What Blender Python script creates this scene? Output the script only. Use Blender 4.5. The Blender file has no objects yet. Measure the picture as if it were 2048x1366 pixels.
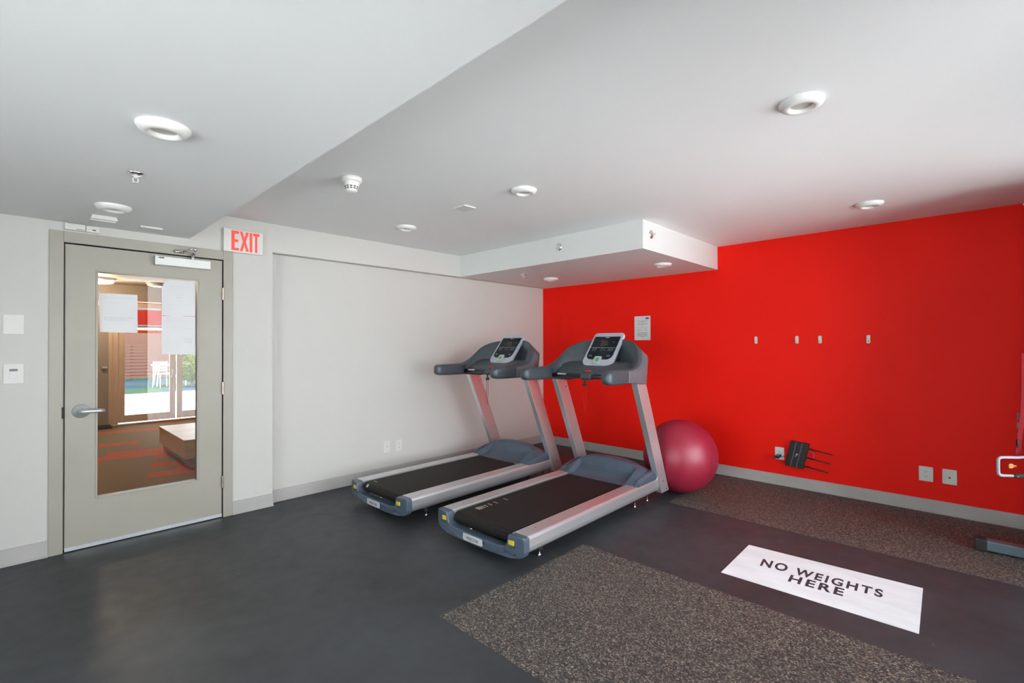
import bpy, bmesh, math, random
from mathutils import Vector, Matrix

C = bpy.context.scene.collection
S = bpy.context.scene
PI = math.pi

# ------------------------------------------------------------------ camera
cam_d = bpy.data.cameras.new('camera')
cam = bpy.data.objects.new('camera', cam_d)
C.objects.link(cam)
cam_d.sensor_width = 36.0
cam_d.sensor_fit = 'HORIZONTAL'
cam_d.lens = 959.185 * 36.0 / 2048.0
cam_d.shift_y = (685.27 - 683.0) / 2048.0
cam_d.clip_start = 0.02
cam_d.clip_end = 200
_r = (0.6970422472518175, -0.7170278346446535, -0.001786026577548115)
_u = (-0.00319817497240568, -0.005599855843167695, 0.9999792064295046)
_b = (-0.7170229265671928, -0.6970220412292105, -0.006196516576486601)
m = Matrix(((_r[0], _u[0], _b[0], -5.1444), (_r[1], _u[1], _b[1], -4.4203), (_r[2], _u[2], _b[2], 1.3535), (0, 0, 0, 1)))
cam.matrix_world = m
S.camera = cam

# ------------------------------------------------------------------ room sizes
H, HS, HL = 2.392, 2.151, 2.170          # ceiling, soffit underside, lowered ceiling
RY = -0.030                              # recessed wall plane behind the treadmills
WD = -0.119                              # plane of the door wall; the recess behind the treadmills is y = 0
XL, YW = -7.6, -5.25                     # far left wall, window wall
XE = -4.243                              # edge of the lowered ceiling

# ------------------------------------------------------------------ world, sun, view
W = bpy.data.worlds.new('sky')
S.world = W
W.use_nodes = True
nt = W.node_tree
nt.nodes.clear()
out = nt.nodes.new('ShaderNodeOutputWorld')
bg = nt.nodes.new('ShaderNodeBackground')
tc = nt.nodes.new('ShaderNodeTexCoord')
sep = nt.nodes.new('ShaderNodeSeparateXYZ')
ramp = nt.nodes.new('ShaderNodeValToRGB')
nt.links.new(tc.outputs['Generated'], sep.inputs[0])
nt.links.new(sep.outputs['Z'], ramp.inputs[0])
ramp.color_ramp.elements[0].position = 0.0
ramp.color_ramp.elements[0].color = (0.93, 0.955, 0.97, 1)
ramp.color_ramp.elements[1].position = 0.8
ramp.color_ramp.elements[1].color = (0.78, 0.87, 1.0, 1)
nt.links.new(ramp.outputs[0], bg.inputs['Color'])
bg.inputs['Strength'].default_value = 12.0
nt.links.new(bg.outputs[0], out.inputs[0])

sun_d = bpy.data.lights.new('sun', 'SUN')
sun_d.energy = 24.0
sun_d.angle = math.radians(0.6)
sun_d.color = (1.0, 0.95, 0.87)
sun = bpy.data.objects.new('sun', sun_d)
C.objects.link(sun)
sd = Vector((-0.05, 0.10, -0.99))        # high behind the window wall; it only reaches the floor right at the glass
sun.rotation_euler = sd.to_track_quat('-Z', 'Y').to_euler()

# portals that guide the daylight through the window wall and the lobby glazing
def portal(name, loc, rot, sx, sy):
    d = bpy.data.lights.new(name, 'AREA')
    d.shape = 'RECTANGLE'
    d.size, d.size_y = sx, sy
    d.cycles.is_portal = True
    o = bpy.data.objects.new(name, d)
    o.location = loc
    o.rotation_euler = rot
    C.objects.link(o)
portal('window_daylight', (-2.30, YW - 0.22, 1.24), (PI / 2, 0, 0), 2.9, 2.24)
portal('window_daylight', (-5.50, YW - 0.22, 1.24), (PI / 2, 0, 0), 2.1, 2.24)
portal('side_window_daylight', (XL - .14, -3.60, 1.12), (0, -PI / 2, 0), 2.0, 2.7)
portal('entrance_daylight', (-3.05, 6.45, 1.1), (-PI / 2, 0, 0), 1.9, 2.2)

S.view_settings.view_transform = 'Standard'
S.view_settings.look = 'None'
S.view_settings.gamma = 1.0
S.view_settings.use_curve_mapping = False
S.view_settings.exposure = -0.27
S.cycles.use_denoising = True
S.cycles.max_bounces = 10
S.cycles.diffuse_bounces = 6
S.cycles.glossy_bounces = 4
S.cycles.transparent_max_bounces = 16
S.cycles.sample_clamp_indirect = 25.0
S.cycles.caustics_reflective = False
S.cycles.caustics_refractive = False

# ------------------------------------------------------------------ materials
def mat(name, col, rough=0.5, metal=0.0, spec=0.5, emit=None, estr=0.0, coat=0.0):
    m = bpy.data.materials.new(name)
    m.use_nodes = True
    b = m.node_tree.nodes['Principled BSDF']
    b.inputs['Base Color'].default_value = (*col, 1)
    b.inputs['Roughness'].default_value = rough
    b.inputs['Metallic'].default_value = metal
    b.inputs['Specular IOR Level'].default_value = spec
    b.inputs['Coat Weight'].default_value = coat
    if emit:
        b.inputs['Emission Color'].default_value = (*emit, 1)
        b.inputs['Emission Strength'].default_value = estr
    return m

def N(m, t):
    return m.node_tree.nodes.new(t)

def L(m, a, b):
    m.node_tree.links.new(a, b)

def noisy(m, c1, c2, scale=3.0, detail=4.0, lo=0.35, hi=0.65, bump=0.0, bscale=60.0, stretch=None, rvar=None):
    """mix two close tones of one material with noise, optional fine bump"""
    b = m.node_tree.nodes['Principled BSDF']
    t = N(m, 'ShaderNodeTexCoord')
    mp = N(m, 'ShaderNodeMapping')
    L(m, t.outputs['Object'], mp.inputs[0])
    if stretch:
        mp.inputs['Scale'].default_value = stretch
    n = N(m, 'ShaderNodeTexNoise')
    n.inputs['Scale'].default_value = scale
    n.inputs['Detail'].default_value = detail
    L(m, mp.outputs[0], n.inputs['Vector'])
    r = N(m, 'ShaderNodeValToRGB')
    r.color_ramp.elements[0].position = lo
    r.color_ramp.elements[1].position = hi
    r.color_ramp.elements[0].color = (*c1, 1)
    r.color_ramp.elements[1].color = (*c2, 1)
    L(m, n.outputs['Fac'], r.inputs[0])
    L(m, r.outputs[0], b.inputs['Base Color'])
    if rvar:
        mr = N(m, 'ShaderNodeMapRange')
        mr.inputs['To Min'].default_value = rvar[0]
        mr.inputs['To Max'].default_value = rvar[1]
        L(m, n.outputs['Fac'], mr.inputs['Value'])
        L(m, mr.outputs[0], b.inputs['Roughness'])
    if bump:
        n2 = N(m, 'ShaderNodeTexNoise')
        n2.inputs['Scale'].default_value = bscale
        n2.inputs['Detail'].default_value = 3
        L(m, mp.outputs[0], n2.inputs['Vector'])
        bp = N(m, 'ShaderNodeBump')
        bp.inputs['Strength'].default_value = bump
        bp.inputs['Distance'].default_value = 0.002
        L(m, n2.outputs['Fac'], bp.inputs['Height'])
        L(m, bp.outputs[0], b.inputs['Normal'])
    return m

M = {}
M['white_wall'] = noisy(mat('white_wall_paint', (.575, .567, .54), .6, spec=.3), (.57, .562, .535), (.583, .575, .548), 1.2, 3, bump=.08, bscale=220)
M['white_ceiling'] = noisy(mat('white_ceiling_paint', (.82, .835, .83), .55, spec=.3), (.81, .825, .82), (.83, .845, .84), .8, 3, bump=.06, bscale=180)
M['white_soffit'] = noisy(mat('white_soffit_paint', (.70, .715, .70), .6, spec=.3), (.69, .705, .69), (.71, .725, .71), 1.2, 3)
M['red_wall'] = noisy(mat('red_wall_paint', (.90, .011, .004), .55, spec=.15), (.885, .0105, .0038), (.915, .0118, .0045), 1.6, 4, bump=.08, bscale=220)
M['base'] = noisy(mat('grey_rubber_baseboard', (.43, .415, .40), .5), (.41, .395, .38), (.45, .435, .42), 4)
M['door_paint'] = noisy(mat('taupe_door_paint', (.355, .338, .285), .42), (.345, .328, .275), (.368, .35, .297), 2.5, 4, bump=.06, bscale=150)
M['gap'] = mat('dark_gap_shade', (.02, .018, .015), .8)
M['white_plastic'] = noisy(mat('white_plastic', (.66, .66, .63), .4), (.65, .65, .62), (.675, .675, .645), 8)
M['trim_white'] = noisy(mat('white_lamp_trim', (.78, .78, .75), .4), (.77, .77, .74), (.79, .79, .76), 8)
M['lens'] = noisy(mat('unlit_lamp_lens', (.50, .46, .42), .4), (.48, .44, .40), (.52, .48, .44), 12)
M['paper'] = noisy(mat('white_paper', (.70, .705, .71), .7, spec=.2), (.69, .695, .70), (.72, .725, .73), 6, bump=.1, bscale=14)
M['ink_faint'] = mat('faint_ink_show_through', (.61, .615, .625), .7)
M['ink'] = mat('grey_printed_ink', (.22, .22, .24), .7)
M['ink_blue'] = mat('blue_printed_ink', (.05, .06, .22), .7)
M['chrome'] = noisy(mat('polished_chrome', (.80, .81, .83), .16, metal=1), (.78, .79, .81), (.83, .84, .86), 20)
M['satin'] = noisy(mat('satin_chrome', (.62, .65, .68), .32, metal=.65), (.60, .63, .66), (.66, .69, .72), 25)
M['brass'] = noisy(mat('satin_bronze_hinge', (.55, .47, .38), .35, metal=1), (.50, .43, .35), (.60, .52, .43), 30)
M['black_plastic'] = noisy(mat('black_plastic', (.012, .012, .014), .32), (.010, .010, .012), (.016, .016, .019), 20)
M['black_rubber'] = noisy(mat('black_rubber', (.012, .012, .012), .7), (.010, .010, .010), (.018, .018, .018), 30)
M['dark_print'] = mat('dark_printed_mark', (.03, .03, .03), .6)
M['slot'] = mat('dark_slot', (.02, .02, .02), .7)
M['red_letter'] = mat('lit_red_letters', (.75, .05, .04), .5, emit=(1.0, .09, .06), estr=.55)
M['closer_white'] = noisy(mat('silver_white_closer_cover', (.78, .79, .76), .35), (.77, .78, .75), (.80, .81, .78), 10)
M['ball'] = noisy(mat('burgundy_exercise_ball_vinyl', (.31, .012, .036), .42, spec=.65), (.29, .011, .033), (.335, .015, .042), 5, bump=.03, bscale=90)
M['sign_white'] = noisy(mat('white_vinyl_sheet', (.80, .81, .82), .45), (.74, .75, .76), (.84, .85, .86), 9, 8, .3, .6, stretch=(1, .4, 1))
M['sign_black'] = noisy(mat('black_vinyl_letter', (.035, .035, .04), .55), (.025, .025, .03), (.06, .06, .065), 30)
# treadmill materials
M['alu'] = noisy(mat('brushed_silver_aluminium', (.68, .68, .69), .34, metal=.75), (.665, .665, .675), (.70, .70, .71), 12, 5, stretch=(.6, 18, 18), rvar=(.31, .37))
M['tm_blue'] = noisy(mat('blue_grey_plastic_cover', (.070, .094, .128), .30, spec=.5), (.066, .089, .122), (.075, .101, .137), 14, bump=.03, bscale=300)
M['tm_dark'] = noisy(mat('dark_slate_plastic_console', (.050, .066, .078), .36, spec=.5), (.047, .062, .073), (.055, .072, .084), 14, bump=.05, bscale=400)
M['tm_side'] = noisy(mat('grey_plastic_console_outside', (.115, .115, .135), .38, spec=.5), (.108, .108, .127), (.124, .124, .145), 14, bump=.05, bscale=400)
M['tm_silver'] = noisy(mat('pale_silver_plastic_bezel', (.42, .44, .50), .32), (.41, .43, .49), (.44, .46, .52), 14)
M['tm_key'] = noisy(mat('light_grey_key', (.42, .44, .42), .4), (.40, .42, .40), (.45, .47, .45), 14)
M['tm_green'] = mat('green_start_disc', (.03, .42, .20), .4)
M['tm_screen'] = noisy(mat('black_console_panel', (.010, .015, .020), .35, spec=.2), (.008, .012, .017), (.013, .019, .025), 8)
M['tm_screen2'] = mat('dim_display_window', (.035, .030, .022), .12)
M['tm_icon'] = mat('pale_panel_print', (.35, .40, .42), .4)
M['tm_red'] = mat('red_stop_button', (.60, .02, .02), .35)
M['tm_string'] = mat('red_cord', (.36, .012, .015), .8, spec=.2)
M['belt'] = noisy(mat('black_running_belt', (.012, .010, .009), .6, spec=.25), (.0105, .0088, .008), (.0155, .013, .012), 120, 2, bump=.15, bscale=700)
M['yellow'] = mat('yellow_warning_sticker', (.62, .47, .03), .45)
M['badge'] = noisy(mat('pale_grey_badge', (.50, .50, .52), .4), (.49, .49, .51), (.52, .52, .54), 20)
M['tape'] = mat('cream_chalk_mark', (.50, .46, .38), .6)
M['frame_dark'] = noisy(mat('dark_deck_frame', (.012, .012, .013), .6), (.010, .010, .011), (.016, .016, .017), 20)
# cable machine
M['steel_blue'] = noisy(mat('blue_grey_painted_steel', (.10, .14, .17), .35), (.09, .13, .16), (.12, .16, .19), 12)
M['tube_grey'] = noisy(mat('dull_silver_tube', (.28, .29, .33), .45), (.26, .27, .31), (.31, .32, .36), 20)
M['orange'] = mat('orange_knob', (.42, .14, .012), .5)
M['red_strap'] = noisy(mat('red_webbing', (.20, .006, .010), .8, spec=.2), (.18, .005, .009), (.22, .007, .012), 60, stretch=(1, 1, 6))
# lobby and outside
M['tan_wall'] = noisy(mat('tan_lobby_wall', (.40, .32, .24), .6), (.39, .31, .23), (.42, .34, .255), 2)
M['tan_ceiling'] = noisy(mat('cream_lobby_ceiling', (.44, .35, .26), .6), (.43, .34, .25), (.46, .37, .28), 2)
M['pale_ceiling'] = noisy(mat('pale_lobby_ceiling_panel', (.74, .66, .56), .6), (.73, .65, .55), (.76, .68, .58), 2)
M['beige_door'] = noisy(mat('beige_lobby_door', (.40, .33, .27), .5), (.39, .32, .26), (.42, .35, .285), 2)
M['wood'] = noisy(mat('pale_maple_wood', (.60, .42, .25), .4), (.56, .38, .22), (.66, .47, .29), 5, 5, stretch=(1, 1, 9))
M['wood_frame'] = noisy(mat('light_brown_glazing_frame', (.70, .52, .37), .4), (.67, .49, .34), (.73, .55, .40), 5, 5, stretch=(8, 8, .8))
M['lamp_glow'] = mat('lit_lamp_diffuser', (.9, .8, .6), .5, emit=(1.0, .86, .62), estr=6)
M['concrete'] = noisy(mat('pale_patio_concrete', (.62, .61, .58), .8), (.58, .57, .54), (.66, .65, .62), 3)
M['turf'] = noisy(mat('blue_green_play_surface', (.03, .04, .05), 1.0, spec=0), (.024, .040, .027), (.018, .029, .046), .5, 1, .46, .54)
M['fence'] = mat('brown_fence_slats', (.13, .068, .052), 1.0, spec=0)
M['white_metal'] = noisy(mat('white_metal_furniture', (.75, .75, .75), .4), (.72, .72, .72), (.78, .78, .78), 20)
M['leaf'] = noisy(mat('yellow_green_leaves', (.16, .26, .02), .8, spec=.1), (.03, .055, .003), (.10, .12, .006), 6)
M['stem'] = noisy(mat('brown_bark', (.10, .06, .03), .8), (.08, .05, .025), (.13, .08, .04), 20)
M['street'] = noisy(mat('pale_pavement', (.65, .65, .65), .8), (.62, .62, .62), (.68, .68, .68), 2)
M['alu_frame'] = noisy(mat('dark_window_frame', (.05, .05, .055), .4), (.045, .045, .05), (.058, .058, .064), 10)

# container: orange, corrugated
cm = mat('orange_corrugated_container', (.14, .016, .0045), 1.0, spec=0)
_t = N(cm, 'ShaderNodeTexCoord'); _w = N(cm, 'ShaderNodeTexWave'); _bp = N(cm, 'ShaderNodeBump')
_w.wave_type = 'BANDS'; _w.bands_direction = 'X'; _w.inputs['Scale'].default_value = 1.2
_bp.inputs['Strength'].default_value = .6; _bp.inputs['Distance'].default_value = .05
L(cm, _t.outputs['Object'], _w.inputs['Vector']); L(cm, _w.outputs['Fac'], _bp.inputs['Height'])
L(cm, _bp.outputs[0], cm.node_tree.nodes['Principled BSDF'].inputs['Normal'])
M['container'] = cm

# glass that lets the light through, with a view-angle reflection
gm = bpy.data.materials.new('clear_glass')
gm.use_nodes = True
_n = gm.node_tree
_n.nodes.clear()
_o = _n.nodes.new('ShaderNodeOutputMaterial'); _mx = _n.nodes.new('ShaderNodeMixShader')
_tr = _n.nodes.new('ShaderNodeBsdfTransparent'); _gl = _n.nodes.new('ShaderNodeBsdfGlossy'); _f = _n.nodes.new('ShaderNodeFresnel')
_f.inputs['IOR'].default_value = 1.36
_gl.inputs['Roughness'].default_value = 0.0
_tr.inputs['Color'].default_value = (.96, .97, .965, 1)
_n.links.new(_f.outputs[0], _mx.inputs[0]); _n.links.new(_tr.outputs[0], _mx.inputs[1]); _n.links.new(_gl.outputs[0], _mx.inputs[2])
_n.links.new(_mx.outputs[0], _o.inputs[0])
M['glass'] = gm

# black rubber floor with pale scuffs and dust specks
fm = mat('black_rubber_floor', (.035, .036, .038), .5, spec=.42)
_b = fm.node_tree.nodes['Principled BSDF']
_t = N(fm, 'ShaderNodeTexCoord')
_n1 = N(fm, 'ShaderNodeTexNoise'); _n1.inputs['Scale'].default_value = 1.3; _n1.inputs['Detail'].default_value = 7; _n1.inputs['Roughness'].default_value = .65
_n2 = N(fm, 'ShaderNodeTexNoise'); _n2.inputs['Scale'].default_value = 9; _n2.inputs['Detail'].default_value = 6
_r1 = N(fm, 'ShaderNodeValToRGB')
_r1.color_ramp.elements[0].position = .30; _r1.color_ramp.elements[0].color = (.025, .0275, .030, 1)
_r1.color_ramp.elements[1].position = .72; _r1.color_ramp.elements[1].color = (.050, .055, .061, 1)
_v = N(fm, 'ShaderNodeTexVoronoi'); _v.inputs['Scale'].default_value = 9; _v.inputs['Randomness'].default_value = 1
_lt = N(fm, 'ShaderNodeMath'); _lt.operation = 'LESS_THAN'; _lt.inputs[1].default_value = .035
_wn = N(fm, 'ShaderNodeMath'); _wn.operation = 'GREATER_THAN'; _wn.inputs[1].default_value = .62
_sc = N(fm, 'ShaderNodeSeparateColor')
_mu = N(fm, 'ShaderNodeMath'); _mu.operation = 'MULTIPLY'
_mi = N(fm, 'ShaderNodeMix'); _mi.data_type = 'RGBA'
_mr = N(fm, 'ShaderNodeMapRange'); _mr.inputs['To Min'].default_value = .38; _mr.inputs['To Max'].default_value = .62
for a in (_n1, _n2, _v):
    L(fm, _t.outputs['Object'], a.inputs['Vector'])
L(fm, _n1.outputs['Fac'], _r1.inputs[0])
L(fm, _v.outputs['Distance'], _lt.inputs[0]); L(fm, _v.outputs['Color'], _sc.inputs[0]); L(fm, _sc.outputs[0], _wn.inputs[0])
L(fm, _lt.outputs[0], _mu.inputs[0]); L(fm, _wn.outputs[0], _mu.inputs[1])
L(fm, _mu.outputs[0], _mi.inputs[0]); L(fm, _r1.outputs[0], _mi.inputs[6]); _mi.inputs[7].default_value = (.16, .16, .15, 1)
L(fm, _mi.outputs[2], _b.inputs['Base Color'])
L(fm, _n2.outputs['Fac'], _mr.inputs['Value']); L(fm, _mr.outputs[0], _b.inputs['Roughness'])
M['rubber'] = fm

# speckled rubber tile
sm = mat('tan_speckled_rubber', (.05, .05, .05), .6, spec=.4)
_b = sm.node_tree.nodes['Principled BSDF']
_t = N(sm, 'ShaderNodeTexCoord')
_n0 = N(sm, 'ShaderNodeTexNoise'); _n0.inputs['Scale'].default_value = 60
_ad = N(sm, 'ShaderNodeMixRGB'); _ad.blend_type = 'LINEAR_LIGHT'; _ad.inputs[0].default_value = .0015
_v = N(sm, 'ShaderNodeTexVoronoi'); _v.inputs['Scale'].default_value = 250
_mp = N(sm, 'ShaderNodeMapping'); _mp.inputs['Scale'].default_value = (1, .62, 1)
_sc = N(sm, 'ShaderNodeSeparateColor')
_r1 = N(sm, 'ShaderNodeValToRGB'); _r1.color_ramp.interpolation = 'CONSTANT'
e = _r1.color_ramp.elements
e[0].position = 0; e[0].color = (.030, .030, .032, 1)
e[1].position = .48; e[1].color = (.075, .062, .052, 1)
for pz, cc in ((.64, (.12, .098, .078)), (.80, (.21, .175, .14)), (.93, (.32, .27, .22))):
    q = e.new(pz); q.color = (*cc, 1)
L(sm, _t.outputs['Object'], _n0.inputs['Vector']); L(sm, _t.outputs['Object'], _ad.inputs[1]); L(sm, _n0.outputs['Color'], _ad.inputs[2])
L(sm, _ad.outputs[0], _mp.inputs[0]); L(sm, _mp.outputs[0], _v.inputs['Vector'])
L(sm, _v.outputs['Color'], _sc.inputs[0]); L(sm, _sc.outputs[0], _r1.inputs[0]); L(sm, _r1.outputs[0], _b.inputs['Base Color'])
M['speckle'] = sm

# lobby carpet: brown tiles, some orange with stripes
kp = mat('brown_and_orange_carpet', (.12, .08, .05), .95, spec=.1)
_b = kp.node_tree.nodes['Principled BSDF']
_t = N(kp, 'ShaderNodeTexCoord'); _mp = N(kp, 'ShaderNodeMapping'); _mp.inputs['Rotation'].default_value = (0, 0, .22)
_br = N(kp, 'ShaderNodeTexBrick'); _br.offset = .5
_br.inputs['Color1'].default_value = (0, 0, 0, 1); _br.inputs['Color2'].default_value = (1, 1, 1, 1)
_br.inputs['Mortar Size'].default_value = 0; _br.inputs['Bias'].default_value = 0
_br.inputs['Scale'].default_value = 1; _br.inputs['Brick Width'].default_value = .50; _br.inputs['Row Height'].default_value = .25
_wv = N(kp, 'ShaderNodeTexWave'); _wv.inputs['Scale'].default_value = 13; _wv.inputs['Distortion'].default_value = 1.2; _wv.bands_direction = 'X'
_g1 = N(kp, 'ShaderNodeMath'); _g1.operation = 'GREATER_THAN'; _g1.inputs[1].default_value = .60
_g2 = N(kp, 'ShaderNodeMath'); _g2.operation = 'GREATER_THAN'; _g2.inputs[1].default_value = .14
_mu = N(kp, 'ShaderNodeMath'); _mu.operation = 'MULTIPLY'
_mi = N(kp, 'ShaderNodeMix'); _mi.data_type = 'RGBA'
L(kp, _t.outputs['Object'], _mp.inputs[0]); L(kp, _mp.outputs[0], _br.inputs['Vector']); L(kp, _mp.outputs[0], _wv.inputs['Vector'])
L(kp, _br.outputs['Color'], _g1.inputs[0]); L(kp, _wv.outputs['Fac'], _g2.inputs[0])
L(kp, _g1.outputs[0], _mu.inputs[0]); L(kp, _g2.outputs[0], _mu.inputs[1]); L(kp, _mu.outputs[0], _mi.inputs[0])
_mi.inputs[6].default_value = (.27, .185, .105, 1); _mi.inputs[7].default_value = (.62, .115, .035, 1)
L(kp, _mi.outputs[2], _b.inputs['Base Color'])
M['carpet'] = kp

# ------------------------------------------------------------------ builders
def obj(name, bm, material, parent=None, smooth=False, bevel=0, seg=2, label=None):
    me = bpy.data.meshes.new(name)
    bmesh.ops.recalc_face_normals(bm, faces=bm.faces)
    bm.to_mesh(me)
    bm.free()
    o = bpy.data.objects.new(name, me)
    C.objects.link(o)
    if isinstance(material, str):
        material = M[material]
    me.materials.append(material)
    if smooth:
        for p in me.polygons:
            p.use_smooth = True
    if bevel:
        bv = o.modifiers.new('edge', 'BEVEL')
        bv.width = bevel
        bv.segments = seg
        bv.limit_method = 'ANGLE'
        bv.angle_limit = math.radians(32)
    if parent:
        o.parent = parent
    if label:
        o['label'] = label
    return o

def thing(name, label, cat, loc=(0, 0, 0), rot=(0, 0, 0), group=None):
    o = bpy.data.objects.new(name, None)
    o.empty_display_size = .1
    C.objects.link(o)
    o.location = loc
    o.rotation_euler = rot
    o['label'] = label
    o['category'] = cat
    if group:
        o['group'] = group
    return o

def tag(o, label, cat, group=None):
    o['label'] = label
    o['category'] = cat
    if group:
        o['group'] = group
    return o

def struct(name, bm, material, **k):
    o = obj(name, bm, material, **k)
    if not o.parent:
        o['kind'] = 'structure'
    return o

def box(bm, x0, x1, y0, y1, z0, z1):
    vs = [bm.verts.new((x, y, z)) for x in (x0, x1) for y in (y0, y1) for z in (z0, z1)]
    for f in ((0, 1, 3, 2), (4, 6, 7, 5), (0, 4, 5, 1), (2, 3, 7, 6), (0, 2, 6, 4), (1, 5, 7, 3)):
        bm.faces.new([vs[i] for i in f])
    return vs

def bx(*a):
    bm = bmesh.new()
    box(bm, *a)
    return bm

def prism(bm, pts, a, b, axis='x'):
    """extrude a 2D outline along an axis from a to b; pts are the other two coordinates in order"""
    def P(p, t):
        return {'x': (t, p[0], p[1]), 'y': (p[0], t, p[1]), 'z': (p[0], p[1], t)}[axis]
    A = [bm.verts.new(P(p, a)) for p in pts]
    B = [bm.verts.new(P(p, b)) for p in pts]
    bm.faces.new(A)
    bm.faces.new(B[::-1])
    n = len(pts)
    for i in range(n):
        bm.faces.new((A[i], B[i], B[(i + 1) % n], A[(i + 1) % n]))
    return bm

def lathe(bm, prof, seg=32, mtx=None):
    """prof: list of (radius, z) turned about z"""
    rings = []
    for r, z in prof:
        if r < 1e-6:
            rings.append([bm.verts.new((0, 0, z))])
        else:
            rings.append([bm.verts.new((r * math.cos(2 * PI * i / seg), r * math.sin(2 * PI * i / seg), z)) for i in range(seg)])
    for a, b in zip(rings, rings[1:]):
        for i in range(seg):
            j = (i + 1) % seg
            if len(a) == 1 and len(b) == 1:
                continue
            if len(a) == 1:
                bm.faces.new((a[0], b[i], b[j]))
            elif len(b) == 1:
                bm.faces.new((a[i], b[0], a[j]))
            else:
                bm.faces.new((a[i], b[i], b[j], a[j]))
    if mtx is not None:
        vs = [v for ring in rings for v in ring]
        bmesh.ops.transform(bm, matrix=mtx, verts=vs)
    return bm

def tube(bm, pts, r, seg=10, closed=False, caps=True):
    """round tube along a polyline"""
    pts = [Vector(p) for p in pts]
    n = len(pts)
    rings = []
    up = None
    for i, p in enumerate(pts):
        if closed:
            t = (pts[(i + 1) % n] - pts[i - 1]).normalized()
        else:
            t = (pts[min(i + 1, n - 1)] - pts[max(i - 1, 0)]).normalized()
        if up is None:
            up = Vector((0, 0, 1)) if abs(t.z) < .9 else Vector((1, 0, 0))
        a = t.cross(up).normalized()
        b = a.cross(t).normalized()
        up = b
        rr = r[i] if isinstance(r, (list, tuple)) else r
        rings.append([bm.verts.new(p + rr * (math.cos(2 * PI * k / seg) * a + math.sin(2 * PI * k / seg) * b)) for k in range(seg)])
    pairs = list(zip(rings, rings[1:]))
    if closed:
        pairs.append((rings[-1], rings[0]))
    for a, b in pairs:
        for k in range(seg):
            j = (k + 1) % seg
            bm.faces.new((a[k], b[k], b[j], a[j]))
    if caps and not closed:
        bm.faces.new(rings[0][::-1])
        bm.faces.new(rings[-1])
    return bm

def cyl(bm, p0, p1, r, seg=16):
    return tube(bm, [p0, p1], r, seg)

def rrect(x0, x1, y0, y1, r, n=6):
    """rounded rectangle outline; r = (bl, br, tr, tl) or one number"""
    if not isinstance(r, (list, tuple)):
        r = (r,) * 4
    out = []
    for (cx, cy, a0, rr) in ((x0 + r[0], y0 + r[0], PI, r[0]), (x1 - r[1], y0 + r[1], 1.5 * PI, r[1]), (x1 - r[2], y1 - r[2], 0, r[2]), (x0 + r[3], y1 - r[3], .5 * PI, r[3])):
        for k in range(n + 1):
            a = a0 + .5 * PI * k / n
            out.append((cx + rr * math.cos(a), cy + rr * math.sin(a)))
    return out

def text_bm(s, size=1.0, extrude=.001, bold=0.0, spacing=1.0):
    """flat lettering in the xy plane as a bmesh, origin at its lower left"""
    cu = bpy.data.curves.new('lettering', 'FONT')
    cu.body = s
    cu.size = size
    cu.extrude = extrude
    cu.offset = bold
    cu.space_character = spacing
    o = bpy.data.objects.new('lettering', cu)
    C.objects.link(o)
    dg = bpy.context.evaluated_depsgraph_get()
    me = bpy.data.meshes.new_from_object(o.evaluated_get(dg))
    bm = bmesh.new()
    bm.from_mesh(me)
    bpy.data.objects.remove(o)
    bpy.data.curves.remove(cu)
    bpy.data.meshes.remove(me)
    return bm

def fit(bm, w, h, ext):
    """scale a lettering bmesh to w x h, thickness ext, lower left at the origin"""
    xs = [v.co.x for v in bm.verts]; ys = [v.co.y for v in bm.verts]; zs = [v.co.z for v in bm.verts]
    x0, y0, z0 = min(xs), min(ys), min(zs)
    sx, sy, sz = w / (max(xs) - x0), h / (max(ys) - y0), ext / max(1e-9, max(zs) - z0)
    for v in bm.verts:
        v.co = Vector(((v.co.x - x0) * sx, (v.co.y - y0) * sy, (v.co.z - z0) * sz))
    return bm

def xform(bm, mtx):
    bmesh.ops.transform(bm, matrix=mtx, verts=bm.verts[:])
    return bm

def frame_mtx(o, ex, ey, ez):
    ex, ey, ez = Vector(ex), Vector(ey), Vector(ez)
    return Matrix(((ex.x, ey.x, ez.x, o[0]), (ex.y, ey.y, ez.y, o[1]), (ex.z, ey.z, ez.z, o[2]), (0, 0, 0, 1)))

def copy_tree(o, parent=None):
    c = o.copy()
    C.objects.link(c)
    if parent:
        c.parent = parent
    for ch in [q for q in bpy.data.objects if q.parent == o]:
        copy_tree(ch, c)
    return c

# ------------------------------------------------------------------ the shell
DX0, DX1, DTOP = -4.940, -4.013, 2.038   # door opening
FX0, FX1, FTOP = -5.009, -3.946, 2.110   # outside of the door frame
bm = bmesh.new()
box(bm, XL - .2, FX0 + .02, WD, .12, 0, 2.6)
box(bm, FX1 - .02, -3.640, WD, .12, 0, 2.6)
box(bm, FX0 + .02, FX1 - .02, WD, .12, FTOP - .02, 2.6)
box(bm, -3.640, 0, RY, .12, 0, 2.6)
box(bm, -3.640, 0, WD, RY, HS, 2.6)
struct('wall_back', bm, 'white_wall')
struct('wall_right', bx(0, .15, YW - .3, .3, -.02, 2.6), 'red_wall')
LY0, LY1, LZ1 = -4.95, -2.25, 2.12
bm = bmesh.new()
box(bm, XL - .12, XL, YW - .3, LY0, 0, 2.6)
box(bm, XL - .12, XL, LY1, WD, 0, 2.6)
box(bm, XL - .12, XL, LY0, LY1, 0, .12)
box(bm, XL - .12, XL, LY0, LY1, LZ1, 2.6)
struct('wall_left', bm, 'white_wall')

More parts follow.
